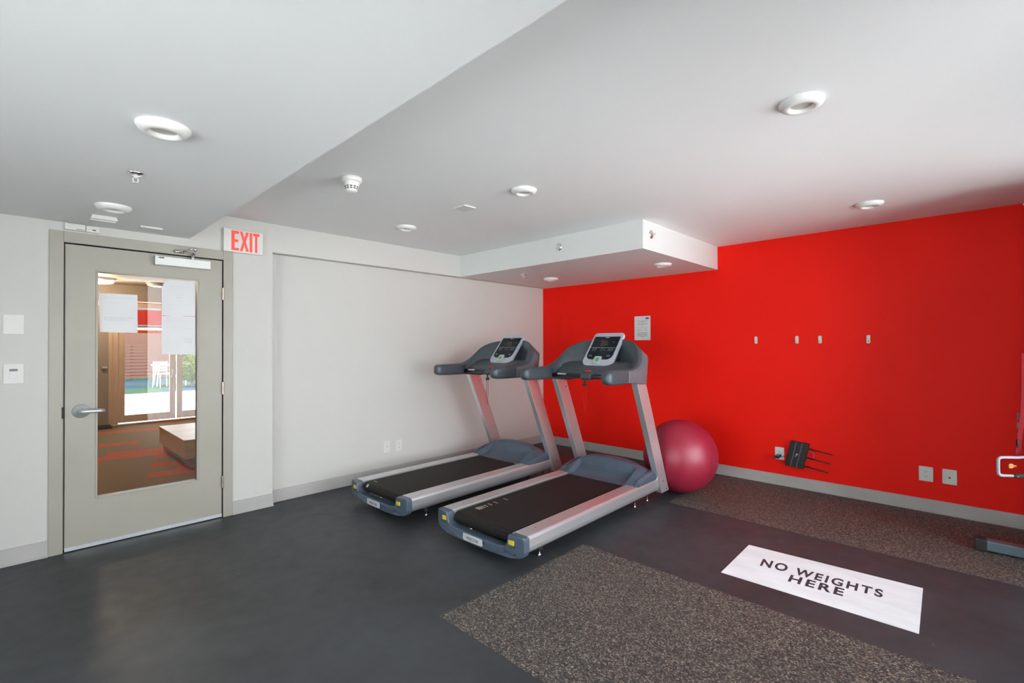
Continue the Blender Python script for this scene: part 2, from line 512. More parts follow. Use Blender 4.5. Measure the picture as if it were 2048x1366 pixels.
bm = bmesh.new()
WZ0, WZ1 = .12, 2.36
WINS = [(-6.55, -5.50), (-5.50, -4.45), (-3.75, -2.30), (-2.30, -.85)]
box(bm, XL - .2, -6.55, YW - .2, YW, 0, 2.6)
box(bm, -4.45, -3.75, YW - .2, YW, 0, 2.6)
box(bm, -.85, .15, YW - .2, YW, 0, 2.6)
for a, b in ((-6.55, -4.45), (-3.75, -.85)):
    box(bm, a, b, YW - .2, YW, 0, WZ0)
    box(bm, a, b, YW - .2, YW, WZ1, 2.6)
struct('wall_front', bm, 'white_wall')
# windows in the wall behind the camera
for i, (a, b) in enumerate(WINS):
    pw = b - a
    w = bpy.data.objects.new('window_%d' % (i + 1), None)
    C.objects.link(w)
    w['kind'] = 'structure'
    w.location = (a, YW - .1, WZ0)
    bm = bmesh.new()
    t = .045
    box(bm, 0, t, -.04, .04, 0, WZ1 - WZ0)
    box(bm, pw - t, pw, -.04, .04, 0, WZ1 - WZ0)
    box(bm, t, pw - t, -.04, .04, 0, t)
    box(bm, t, pw - t, -.04, .04, WZ1 - WZ0 - t, WZ1 - WZ0)
    obj('window_frame', bm, 'alu_frame', w)
    obj('glass_pane', bx(t, pw - t, -.003, .003, t, WZ1 - WZ0 - t), 'glass', w)

for i in range(2):
    w = bpy.data.objects.new('window_%d' % (i + 5), None)
    C.objects.link(w)
    w['kind'] = 'structure'
    pw = (LY1 - LY0) / 2
    w.location = (XL - .06, LY0 + i * pw, .12)
    hh = LZ1 - .12
    bm = bmesh.new()
    box(bm, -.03, .03, 0, .04, 0, hh)
    box(bm, -.03, .03, pw - .04, pw, 0, hh)
    box(bm, -.03, .03, .04, pw - .04, 0, .04)
    box(bm, -.03, .03, .04, pw - .04, hh - .04, hh)
    obj('window_frame', bm, 'alu_frame', w)
    obj('glass_pane', bx(-.003, .003, .04, pw - .04, .04, hh - .04), 'glass', w)

# ceilings: high part, lowered part above the door, boxed soffit in the corner
bm = bmesh.new()
box(bm, XE, .0, YW, WD, H, H + .2)
struct('ceiling', bm, 'white_ceiling')
struct('ceiling.001', bx(XL, XE, YW, WD, HL, H + .2), 'white_ceiling')
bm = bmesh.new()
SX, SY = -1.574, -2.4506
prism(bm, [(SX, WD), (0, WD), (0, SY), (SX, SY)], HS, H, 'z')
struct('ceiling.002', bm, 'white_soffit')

# floors
struct('floor', bx(XL, 0, YW, .0, -.06, 0), 'rubber')
struct('floor.001', bx(-3.672, -2.458, -4.94, -2.485, -.02, .0012), 'speckle')
struct('floor.002', bx(-1.235, -.012, -4.94, -2.495, -.02, .0012), 'speckle')

# baseboards
def skirting(name, segs):
    bm = bmesh.new()
    for s in segs:
        box(bm, *s)
    return struct(name, bm, 'base', bevel=.003)
skirting('baseboard_back', [(XL, FX0, WD - .012, WD, 0, .105), (FX1, -3.640 + .003, WD - .012, WD, 0, .105), (-3.640, -3.640 + .006, WD - .012, RY - .012, 0, .105), (-3.634, -.012, RY - .012, RY, 0, .105),
                             (XL, FX0, WD - .02, WD - .012, 0, .012), (FX1, -3.634, WD - .02, WD - .012, 0, .012), (-3.634, -.012, RY - .02, RY - .012, 0, .012)])
skirting('baseboard_right', [(-.012, 0, YW, 0, 0, .105), (-.021, -.012, YW, 0, 0, .012)])
skirting('baseboard_left', [(XL, XL + .012, YW, WD, 0, .105)])
skirting('baseboard_front', [(XL, 0, YW, YW + .012, 0, .105)])

# ------------------------------------------------------------------ door
bm = bmesh.new()
yf = WD - .012
for a, b in ((FX0, DX0), (DX1, FX1)):
    box(bm, a, b, yf, .13, 0, FTOP)
box(bm, DX0, DX1, yf, .13, DTOP, FTOP)
# stop behind the slab
box(bm, DX0, DX0 + .015, WD + .05, .13, 0, DTOP)
box(bm, DX1 - .015, DX1, WD + .05, .13, 0, DTOP)
box(bm, DX0 + .015, DX1 - .015, WD + .05, .13, DTOP - .015, DTOP)
struct('trim_1', bm, 'door_paint', bevel=.002)
bm = bmesh.new()
box(bm, DX0, DX0 + .002, WD - .004, WD + .05, 0, DTOP)
box(bm, DX1 - .002, DX1, WD - .004, WD + .05, 0, DTOP)
box(bm, DX0, DX1, WD - .004, WD + .05, DTOP - .002, DTOP)
struct('door_gap_shade', bm, 'gap')  # near-black strips painted as the shade in the gap around the slab

door = bpy.data.objects.new('door_1', None)
C.objects.link(door)
door['kind'] = 'structure'
door.location = (DX1, WD, 0)
ox, oy = DX1, WD
def D(name, bm, material, **k):
    bmesh.ops.translate(bm, vec=(-ox, -oy, 0), verts=bm.verts[:])
    return obj(name, bm, material, door, **k)
sx0, sx1 = -4.932, -4.021
gx0, gx1, gz0, gz1 = -4.768, -4.190, .330, 1.860
y0, y1 = WD - .001, WD + .044
bm = bmesh.new()
box(bm, sx0, gx0 - .012, y0, y1, .028, 2.029)
box(bm, gx1 + .012, sx1, y0, y1, .028, 2.029)
box(bm, gx0 - .012, gx1 + .012, y0, y1, .028, gz0 - .012)
box(bm, gx0 - .012, gx1 + .012, y0, y1, gz1 + .012, 2.029)
D('door_panel', bm, 'door_paint')
bm = bmesh.new()
for a in ((gx0 - .012, gx0, gz0 - .012, gz1 + .012), (gx1, gx1 + .012, gz0 - .012, gz1 + .012), (gx0, gx1, gz0 - .012, gz0), (gx0, gx1, gz1, gz1 + .012)):
    box(bm, a[0], a[1], y0 - .006, y1 + .004, a[2], a[3])
D('glazing_bead', bm, 'door_paint', bevel=.002)
D('glass_pane', bx(gx0, gx1, WD + .02, WD + .026, gz0, gz1), 'glass')
D('door_sweep', bx(sx0, sx1, y0 - .006, y1, .006, .030), 'satin', label='pale metal strip along the bottom edge')
# lever handle
lx, lz = -4.853, .921
bm = bmesh.new()
lathe(bm, [(0, .0), (.046, .0), (.046, .004), (.040, .012), (.024, .018), (.018, .030), (.016, .048), (0, .048)], 28, frame_mtx((lx, y0, lz), (1, 0, 0), (0, 0, 1), (0, -1, 0)))
ros = D('lever_handle', bm, 'satin', smooth=True)
bm = bmesh.new()
tube(bm, [(lx - .012, y0 - .050, lz), (lx + .01, y0 - .054, lz), (lx + .04, y0 - .055, lz), (lx + .09, y0 - .055, lz - .001), (lx + .106, y0 - .053, lz - .001), (lx + .112, y0 - .044, lz - .001), (lx + .113, y0 - .032, lz - .001)], [.011, .0135, .013, .012, .0115, .0105, .009], 12)
bmesh.ops.translate(bm, vec=(-ox, -oy, 0), verts=bm.verts[:])
obj('lever', bm, 'satin', ros, smooth=True)
D('latch_plate', bx(DX0 - .008, DX0 + .004, yf - .002, WD + .0, lz - .04, lz + .035), 'slot')
for hz in (1.767, 1.022, .282):
    bm = bmesh.new()
    cyl(bm, (DX1 - .004, WD - .017, hz - .048), (DX1 - .004, WD - .017, hz + .048), .0075, 12)
    box(bm, DX1 - .012, DX1 - .004, WD - .012, WD + .0, hz - .045, hz + .045)
    h = D('hinge', bm, 'brass', smooth=False)
# door closer
cx0, cx1, cz0, cz1 = -4.457, -4.112, 1.945, 2.008
bm = bmesh.new()
box(bm, cx0, cx1, WD - .056, y0, cz0, cz1)
cl = D('door_closer', bm, 'closer_white', bevel=.004, label='off-white closer box with a dark badge')
bm = bmesh.new(); box(bm, cx0 - .004, cx0 + .012, WD - .054, y0, cz0 - .002, cz1 + .002)
bmesh.ops.translate(bm, vec=(-ox, -oy, 0), verts=bm.verts[:]); obj('end_cap', bm, 'satin', cl, bevel=.002)
bm = bmesh.new()
for k_, w_ in enumerate((.004, .005, .004, .006, .005)):
    box(bm, k_ * .0065, k_ * .0065 + w_, 0, .010, 0, .0008)
box(bm, 0, .031, 0, .003, 0, .0007)
xform(bm, frame_mtx((cx0 + .017, WD - .0567, cz1 - .016), (1, 0, 0), (0, 0, 1), (0, -1, 0)))
bmesh.ops.translate(bm, vec=(-ox, -oy, 0), verts=bm.verts[:]); obj('printed_mark', bm, 'dark_print', cl)
bm = bmesh.new()
px_ = -4.225
lathe(bm, [(0, 0), (.017, 0), (.016, .014), (.011, .018), (.010, .045), (0, .045)], 16, Matrix.Translation((px_, WD - .035, cz1)))
tube(bm, [(px_, WD - .035, cz1 + .035), (px_ - .004, WD - .10, cz1 + .05), (px_ - .012, WD - .155, cz1 + .055)], [.011, .010, .011], 10)
lathe(bm, [(0, -.01), (.013, -.01), (.013, .012), (0, .012)], 14, Matrix.Translation((px_ - .012, WD - .158, cz1 + .055)))
tube(bm, [(px_ - .012, WD - .158, cz1 + .062), (px_ - .05, WD - .09, cz1 + .058), (px_ - .085, WD - .03, cz1 + .052)], .007, 8)
box(bm, px_ - .115, px_ - .058, WD - .034, WD - .013, cz1 + .040, cz1 + .062)
bmesh.ops.translate(bm, vec=(-ox, -oy, 0), verts=bm.verts[:])
obj('closer_arm', bm, 'chrome', cl, smooth=True)

# sheets of paper behind the glass of the door
def sheet(poly, y, label, lines):
    bm = prism(bmesh.new(), poly, y, y + .0006, 'y')
    o = obj('paper_sheet', bm, 'paper')
    tag(o, label, 'paper', 'papers on the door glass')
    for k, ln in enumerate(lines):
        bm = bmesh.new()
        random.seed(k + len(label))
        x = ln[0]
        while x < ln[1]:
            w = random.uniform(.006, .022)
            box(bm, x, min(x + w, ln[1]), y - .0004, y - .00005, ln[2], ln[2] + ln[3])
            x += w + .004
        obj('show_through_print', bm, 'ink_faint', o)
    return o
yp = WD + .0185
sheet([(-4.762, 1.719), (-4.552, 1.721), (-4.550, 1.449), (-4.755, 1.452)], yp, 'square-looking white sheet taped at the left of the door glass, below the lobby lamp', [(-4.735, -4.575, 1.69, .004), (-4.735, -4.64, 1.655, .003), (-4.735, -4.575, 1.548, .009), (-4.735, -4.60, 1.533, .009)])
sheet([(-4.384, 1.850), (-4.197, 1.848), (-4.197, 1.584), (-4.410, 1.580), (-4.410, 1.787)], yp, 'upper white sheet with a folded corner at the right of the door glass', [(-4.36, -4.25, 1.80, .003), (-4.33, -4.27, 1.74, .004), (-4.32, -4.28, 1.715, .010), (-4.33, -4.27, 1.69, .004), (-4.39, -4.22, 1.66, .002)])
sheet([(-4.410, 1.577), (-4.197, 1.581), (-4.195, 1.286), (-4.410, 1.296)], yp, 'lower white sheet hanging under the folded-corner sheet at the right of the door glass', [(-4.395, -4.215, 1.54, .003), (-4.27, -4.215, 1.48, .010), (-4.27, -4.215, 1.40, .010), (-4.27, -4.215, 1.38, .010)])

# ------------------------------------------------------------------ things on the back wall
ex = thing('exit_sign', 'white exit sign with red letters high beside the door frame', 'sign', (-3.875, WD, 2.2))
obj('sign_box', bx(-.145, .145, -.040, 0, -.093, .090), 'white_plastic', ex, bevel=.004)
bm = bmesh.new()
def lett(bm, polys, x0, x1):
    for P in polys:
        prism(bm, [(x0 + p[0] * (x1 - x0), -.080 + p[1] * .157) for p in P], -.0425, -.0405, 'y')
s = .30
lett(bm, [[(0, 0), (1, 0), (1, .14), (.42, .14), (.42, .43), (.9, .43), (.9, .57), (.42, .57), (.42, .86), (1, .86), (1, 1), (0, 1)]], -.091, -.036)
lett(bm, [[(0, 0), (.30, 0), (.5, .33), (.70, 0), (1, 0), (.67, .5), (1, 1), (.70, 1), (.5, .67), (.30, 1), (0, 1), (.33, .5)]], -.030, .036)
lett(bm, [[(0, 0), (1, 0), (1, 1), (0, 1)]], .043, .062)
lett(bm, [[(.33, 0), (.67, 0), (.67, .86), (1, .86), (1, 1), (0, 1), (0, .86), (.33, .86)]], .068, .116)
obj('exit_letters', bm, 'red_letter', ex)

dt = thing('door_sensor', 'narrow white two-part sensor box above the left end of the door frame', 'sensor', (-4.85, WD, 2.143))
obj('sensor_body', bx(-.089, .015, -.028, 0, -.022, .022), 'white_plastic', dt, bevel=.004)
obj('sensor_body', bx(.018, .089, -.026, 0, -.022, .020), 'white_plastic', dt, bevel=.003)
obj('sensor_slot', bx(-.030, .010, -.0295, -.0275, -.016, -.013), 'slot', dt)
obj('sensor_slot', bx(.050, .068, -.0275, -.0255, -.010, -.004), 'slot', dt)

def wall_plate(kind, label, cat, origin, ex_, nrm, w, h, group=None):
    """plate lying against a wall; ex_ = direction to the right, nrm = out of the wall"""
    t = thing(kind, label, cat, origin, group=group)
    F = frame_mtx((0, 0, 0), ex_, (0, 0, 1), nrm)
    pl = prism(bmesh.new(), rrect(-w / 2, w / 2, -h / 2, h / 2, .004, 3), 0, .006, 'z')
    obj('cover_plate', xform(pl, F), 'white_plastic', t, bevel=.0015)
    return t, F

def receptacles(t, F):
    bm = prism(bmesh.new(), rrect(-.017, .017, -.034, .034, .003, 3), .006, .0075, 'z')
    face = obj('receptacle', xform(bm, F), 'white_plastic', t)
    for cz in (-.019, .019):
        for dx in (-.0065, .0065):
            obj('slot', xform(bx(dx - .0012, dx + .0012, cz - .001, cz + .007, .0074, .0080), F), 'slot', face)
        obj('slot', xform(bx(-.0022, .0022, cz - .010, cz - .006, .0074, .0080), F), 'slot', face)

def jack(t, F, w=.006, z=0):
    bm = prism(bmesh.new(), rrect(-.017, .017, -.034, .034, .003, 3), .006, .0075, 'z')
    ins = obj('insert', xform(bm, F), 'white_plastic', t)
    obj('jack', xform(bx(-w, w, z - w, z + w, .0074, .0084), F), 'slot', ins)

BX, BN = (1, 0, 0), (0, -1, 0)
RX, RN = (0, -1, 0), (-1, 0, 0)
t, F = wall_plate('data_outlet', 'white plate with one round jack low on the white wall, left of the pair', 'outlet', (-2.473 - .017, RY, .313), BX, BN, .075, .118); jack(t, F, .004)
t, F = wall_plate('power_outlet', 'white duplex power outlet low on the white wall, right of the pair', 'outlet', (-2.329 - .017, RY, .307), BX, BN, .075, .118); receptacles(t, F)
t, F = wall_plate('blank_plate', 'blank white square plate high on the wall at the left edge', 'wall plate', (-5.167, WD, 1.49), BX, BN, .090, .122)
t, F = wall_plate('dimmer_switch', 'white square plate with a small control, under the blank plate at the left edge', 'switch', (-5.166, WD, 1.184), BX, BN, .090, .122)
obj('slider', xform(prism(bmesh.new(), rrect(-.017, .017, -.030, .012, .003, 3), .006, .011, 'z'), F), 'white_plastic', t, bevel=.001)
obj('display', xform(bx(-.018, .018, .016, .030, .006, .008), F), 'ink', t)
t, F = wall_plate('power_outlet', 'white power outlet behind the black plug, left of the router', 'outlet', (0, -3.035, .306), RX, RN, .080, .118); receptacles(t, F)
t, F = wall_plate('power_outlet', 'white duplex power outlet on the red wall, left of the right-hand pair', 'outlet', (0, -4.110, .306), RX, RN, .088, .118); receptacles(t, F)
t, F = wall_plate('data_outlet', 'white plate with one dark square jack on the red wall, nearest the cable machine', 'outlet', (0, -4.252, .307), RX, RN, .086, .118); jack(t, F, .0055, -.006)

# ------------------------------------------------------------------ things on the ceilings
def downlight():
    t = thing('recessed_light', '', 'ceiling light', (0, 0, 0))
    bm = lathe(bmesh.new(), [(.086, 0), (.086, -.006), (.080, -.017), (.066, -.026), (.052, -.028), (.046, -.024), (.044, -.014), (.044, -.004)], 40)
    obj('trim_ring', bm, 'trim_white', t, smooth=True)
    obj('lens', lathe(bmesh.new(), [(0, -.012), (.0445, -.012), (.0445, -.006), (0, -.006)], 32), 'lens', t)
    return t
DL = [(-4.77, -2.25, HL, 'largest white recessed light, on the lowered ceiling above the door'),
      (-4.76, -.805, HL, 'white recessed light on the lowered ceiling close to the door wall'),
      (-2.817, -3.885, H, 'white recessed light nearest the camera on the high ceiling'),
      (-2.797, -2.252, H, 'white recessed light near the middle of the high ceiling, right of the small square plate'),
      (-2.785, -.843, H, 'small-looking white recessed light close to the white wall, left of the soffit'),
      (-.794, -3.854, H, 'white recessed light on the high ceiling close to the red wall'),
      (-.740, -.785, HS, 'white recessed light under the soffit above the far treadmill'),
      (-.747, -2.205, HS, 'white recessed light under the soffit near its red-wall corner')]
dl0 = None
for x, y, z, lab in DL:
    d = downlight() if dl0 is None else copy_tree(dl0)
    dl0 = dl0 or d
    d.location = (x, y, z)
    d['label'] = lab
    d['group'] = 'round recessed ceiling lights'

def sprinkler():
    t = thing('fire_sprinkler', '', 'sprinkler')
    bm = lathe(bmesh.new(), [(.036, 0), (.036, -.003), (.024, -.009), (.013, -.010), (0, -.010)], 24)
    obj('escutcheon', bm, 'chrome', t, smooth=True)
    bm = bmesh.new()
    cyl(bm, (0, 0, -.008), (0, 0, -.022), .007, 12)
    tube(bm, [(-.007, 0, -.02), (-.011, 0, -.030), (-.004, 0, -.043)], .0022, 6)
    tube(bm, [(.007, 0, -.02), (.011, 0, -.030), (.004, 0, -.043)], .0022, 6)
    lathe(bm, [(0, -.042), (.013, -.043), (.013, -.045), (0, -.045)], 16)
    obj('sprinkler_head', bm, 'white_plastic', t)
    return t
SP = [((-4.762, -1.568, HL), (0, 0, 0), 'white and chrome sprinkler hanging from the lowered ceiling, between its two round lights'),
      ((-1.199, -.767, HS), (0, 0, 0), 'tiny sprinkler hanging under the soffit'),
      ((SX, -1.574, 2.288), (0, PI / 2, 0), 'chrome sidewall sprinkler on the long left face of the soffit'),
      ((-1.436, SY, 2.287), (-PI / 2, 0, 0), 'chrome sidewall sprinkler on the short right face of the soffit')]
sp0 = None
for loc, rot, lab in SP:
    d = sprinkler() if sp0 is None else copy_tree(sp0)
    sp0 = sp0 or d
    d.location = loc
    d.rotation_euler = rot
    d['label'] = lab
    d['group'] = 'fire sprinklers'

sd_ = thing('smoke_detector', 'white cone-shaped smoke detector on the high ceiling near its edge', 'smoke detector', (-3.712, -1.645, H))
bm = lathe(bmesh.new(), [(0, 0), (.062, 0), (.062, -.018), (.058, -.026), (.046, -.030), (0, -.030)], 36)
obj('base_plate', bm, 'trim_white', sd_, smooth=True)
bm = lathe(bmesh.new(), [(.050, -.030), (.046, -.042), (.034, -.080), (.028, -.086), (.014, -.089), (0, -.089)], 36)
cone = obj('detector_cone', bm, 'trim_white', sd_, smooth=True)
bm = bmesh.new()
for k in range(12):
    for z0_, z1_ in ((-.061, -.055), (-.072, -.066)):
        a = 2 * PI * k / 12
        zc = (z0_ + z1_) / 2
        r0 = .046 - (.012) * ((-.042 - zc) / .038) + .0006
        vs = []
        for da, zz in ((-.17, z0_), (.17, z0_), (.17, z1_), (-.17, z1_)):
            rr = .046 - .012 * ((-.042 - zz) / .038) + .0008
            vs.append(bm.verts.new((rr * math.cos(a + da), rr * math.sin(a + da), zz)))
        bm.faces.new(vs)
obj('vent_slots', bm, 'slot', cone)

o = obj('access_plate', bx(-2.868, -2.755, -1.722, -1.595, H - .010, H), 'white_plastic', bevel=.002)
tag(o, 'small flat square white plate on the high ceiling', 'ceiling plate')
vt = thing('ceiling_vent', 'small two-bladed white vent box on the lowered ceiling beside the door sensor', 'vent', (-4.772, -.425, HL))
obj('vent_body', bx(-.060, .060, -.080, .080, -.012, 0), 'white_plastic', vt, bevel=.002)
obj('louvre_blade', bx(-.064, .064, -.090, -.072, -.026, -.012), 'white_plastic', vt, bevel=.002)
obj('louvre_blade', bx(-.062, .062, -.010, .006, -.024, -.012), 'white_plastic', vt, bevel=.002)
o = obj('access_plate', bx(-4.575, -4.450, -.375, -.245, HL - .012, HL), 'white_plastic', bevel=.002)
tag(o, 'thin white plate on the lowered ceiling, just above the middle of the door frame', 'ceiling plate')

# ------------------------------------------------------------------ things on the red wall
nt_ = thing('wall_notice', 'printed white notice taped to the red wall beside the soffit', 'notice', (0, -1.572, 1.558))
obj('paper', bx(-.0016, 0, -.104, .104, -.142, .142), 'paper', nt_)
bm = bmesh.new()
random.seed(4)
def pline(x0, x1, z, h):
    x = x0
    while x < x1 - .002:
        w = random.uniform(.004, .016)
        e_ = min(x + w, x1)
        box(bm, -.0022, -.0015, -e_, -x, z, z + h)
        x = e_ + .003
pline(-.064, .066, .080, .0055); pline(-.018, .014, .068, .005); pline(-.052, .066, .052, .003); pline(-.06, .066, .046, .003); pline(-.016, .012, .034, .003)
for z in (-.058, -.070, -.082, -.094):
    pline(-.066 + (.012 if z == -.058 else 0), .068, z, .0045)
pline(-.018, .018, -.106, .004)
for k in range(26):
    x = random.uniform(-.058, .064); z = random.uniform(-.042, .010)
    box(bm, -.0022, -.0015, -x - .0025, -x + .0025, z, z + random.uniform(.002, .007))
obj('printed_text', bm, 'ink', nt_)
obj('printed_logo', bx(-.0022, -.0015, -.084, -.044, .106, .124), 'ink_blue', nt_)

hk0 = None
for y, lab in ((-2.826, 'first white adhesive hook on the red wall, nearest the treadmills'), (-3.188, 'second white adhesive hook, left of the close middle pair'),
               (-3.376, 'third white adhesive hook, right of the close middle pair'), (-3.737, 'last white adhesive hook, farthest right on the red wall')):
    if hk0 is None:
        d = hk0 = thing('adhesive_hook', '', 'hook')
        bm = prism(bmesh.new(), rrect(-.014, .014, -.036, .036, .009, 5), -.007, 0, 'x')
        obj('hook_base', bm, 'white_plastic', d, bevel=.002)
        bm = bmesh.new()
        tube(bm, [(-.006, 0, -.012), (-.014, 0, -.020), (-.020, 0, -.018), (-.022, 0, -.010), (-.021, 0, -.004)], [.005, .005, .0048, .0045, .004], 8)
        obj('hook_prong', bm, 'white_plastic', d, smooth=True)
    else:
        d = copy_tree(hk0)
    d.location = (0, y, 1.404)
    d['label'] = lab
    d['group'] = 'adhesive hooks in a row on the red wall'

# wireless router, tilted on the wall
ang = -math.atan2(.016, .153)
ex_ = Vector((0, -math.cos(ang), math.sin(ang)))            # along the antennas (right and slightly down)
ey_ = Vector((0, -.053 / .248 * -1 * -1, .242 / .248))      # up the case
ex_ = Vector((0, -.9946, -.104)); ey_ = Vector((0, -.214, .977)).normalized()
rt = thing('wireless_router', 'black wireless router with three antennas mounted tilted low on the red wall', 'router', (0, -3.190, .322))
F = frame_mtx((0, 0, 0), ex_, ey_, (-1, 0, 0))
obj('router_case', xform(prism(bmesh.new(), rrect(-.077, .077, -.124, .124, .010, 4), .008, .040, 'z'), F), 'black_plastic', rt, bevel=.004)
for x in (-.028, .022):
    obj('grey_line', xform(bx(x - .002, x + .002, -.122, .122, .0398, .0412), F), 'ink', rt)
bm = bmesh.new()
tube(bm, [(-.012, -.016, .0405), (-.006, -.018, .0405), (-.002, -.010, .0405), (-.003, -.001, .0405), (.004, .003, .0405), (.012, .001, .0405)], .0022, 6)
tube(bm, [(-.008, .006, .0405), (.000, .008, .0405), (.006, .010, .0405)], .0022, 6)
obj('logo', xform(bm, F), 'white_plastic', rt)
for k, (yy) in enumerate((.076, -.010, -.094)):
    bm = bmesh.new()
    cyl(bm, (.070, yy, .022), (.098, yy, .024), .007, 10)
    tube(bm, [(.098, yy, .024), (.15, yy - .002, .028), (.255, yy - .006, .034), (.275, yy - .006, .034)], [.0055, .005, .0045, .0042], 10)
    a = obj('antenna', xform(bm, F), 'black_plastic', rt, smooth=True)
bm = bmesh.new()
tube(bm, [(.07, .045, .012), (.10, .050, .014), (.125, .040, .016), (.135, .015, .016), (.128, -.012, .016), (.105, -.022, .014), (.07, -.018, .012)], .0028, 8)
cab = obj('network_cable', xform(bm, F), mat('lilac_cable', (.35, .18, .45), .5), rt, smooth=True)
pg = thing('plug_adapter', 'black plug adapter sticking out of the outlet beside the router, with its lead', 'power adapter', (-.0085, -3.035, .287))
obj('adapter_body', prism(bmesh.new(), rrect(-.020, .020, -.013, .013, .005, 3), -.105, -.002, 'x'), 'black_plastic', pg, bevel=.003)
bm = bmesh.new()
tube(bm, [(-.050, -.018, 0), (-.046, -.035, -.002), (-.030, -.048, .004), (-.018, -.058, .012), (-.012, -.070, .010)], .0022, 6)
obj('lead', bm, 'black_plastic', pg, smooth=True)

# ------------------------------------------------------------------ floor sheet with lettering
fs = thing('floor_sign', 'white floor sheet with black words on the dark rubber strip', 'floor sign', (-1.94, -3.76, 0))
P4 = [(-1.692, -3.299), (-1.638, -4.193), (-2.202, -4.214), (-2.224, -3.314)]
obj('sheet', prism(bmesh.new(), [(p[0] + 1.94, p[1] + 3.76) for p in P4], .0002, .0016, 'z'), 'sign_white', fs)
def ground_text(s, start, end, h, bold):
    a, b = Vector((*start, 0)), Vector((*end, 0))
    exx = (b - a).normalized()
    eyy = Vector((-exx.y, exx.x, 0))
    bm = fit(text_bm(s, 1, .001, bold, 1.28), (b - a).length, h, .0006)
    xform(bm, frame_mtx((a.x + 1.94, a.y + 3.76, .0016), exx, eyy, (0, 0, 1)))
    return bm
for name, s, a, b, h in (('printed_letters', 'NO', (-1.972, -3.452), (-1.955, -3.592), .118),
                   ('printed_letters', 'WEIGHTS', (-1.951, -3.632), (-1.923, -4.045), .106),
                   ('printed_letters', 'HERE', (-2.070, -3.630), (-2.050, -3.890), .100)):
    obj(name, ground_text(s, a, b, h, .028), 'sign_black', fs)

# ------------------------------------------------------------------ exercise ball
bl = thing('exercise_ball', 'large burgundy exercise ball between the near treadmill and the red wall', 'ball', (-.862, -2.430, .33))
bm = bmesh.new()
bmesh.ops.create_uvsphere(bm, u_segments=96, v_segments=64, radius=.33)
for v in bm.verts:
    a = math.asin(max(-1, min(1, v.co.z / .33)))
    v.co *= 1 + .0012 * math.cos(a * 60) * (abs(a) < 1.2)
xform(bm, Matrix.Rotation(.5, 4, 'Y') @ Matrix.Rotation(.3, 4, 'X'))
for v in bm.verts:
    if v.co.z < -.327:
        v.co.z = -.3292
obj('ball_skin', bm, 'ball', bl, smooth=True)
bm = lathe(bmesh.new(), [(0, .331), (.009, .331), (.011, .328), (.011, .322)], 16)
obj('valve_plug', xform(bm, Matrix.Rotation(2.3, 4, 'Y')), 'white_plastic', bl, smooth=True)

# ------------------------------------------------------------------ treadmill (u forward = x, v left = y, w up)
def smooth01(t):
    t = max(0, min(1, t))
    return t * t * (3 - 2 * t)

def interp(tab, x):
    if x <= tab[0][0]:
        return tab[0][1]
    for (a, fa), (b, fb) in zip(tab, tab[1:]):
        if x <= b:
            return fa + (fb - fa) * (x - a) / (b - a)
    return tab[-1][1]

def catmull(P, n):
    out = []
    P = [Vector(p) for p in P]
    for i in range(len(P) - 1):
        p0, p1, p2, p3 = P[max(i - 1, 0)], P[i], P[i + 1], P[min(i + 2, len(P) - 1)]
        for k in range(n):
            t = k / n
            out.append(.5 * ((2 * p1) + (-p0 + p2) * t + (2 * p0 - 5 * p1 + 4 * p2 - p3) * t * t + (-p0 + 3 * p1 - 3 * p2 + p3) * t ** 3))
    out.append(P[-1])
    return out

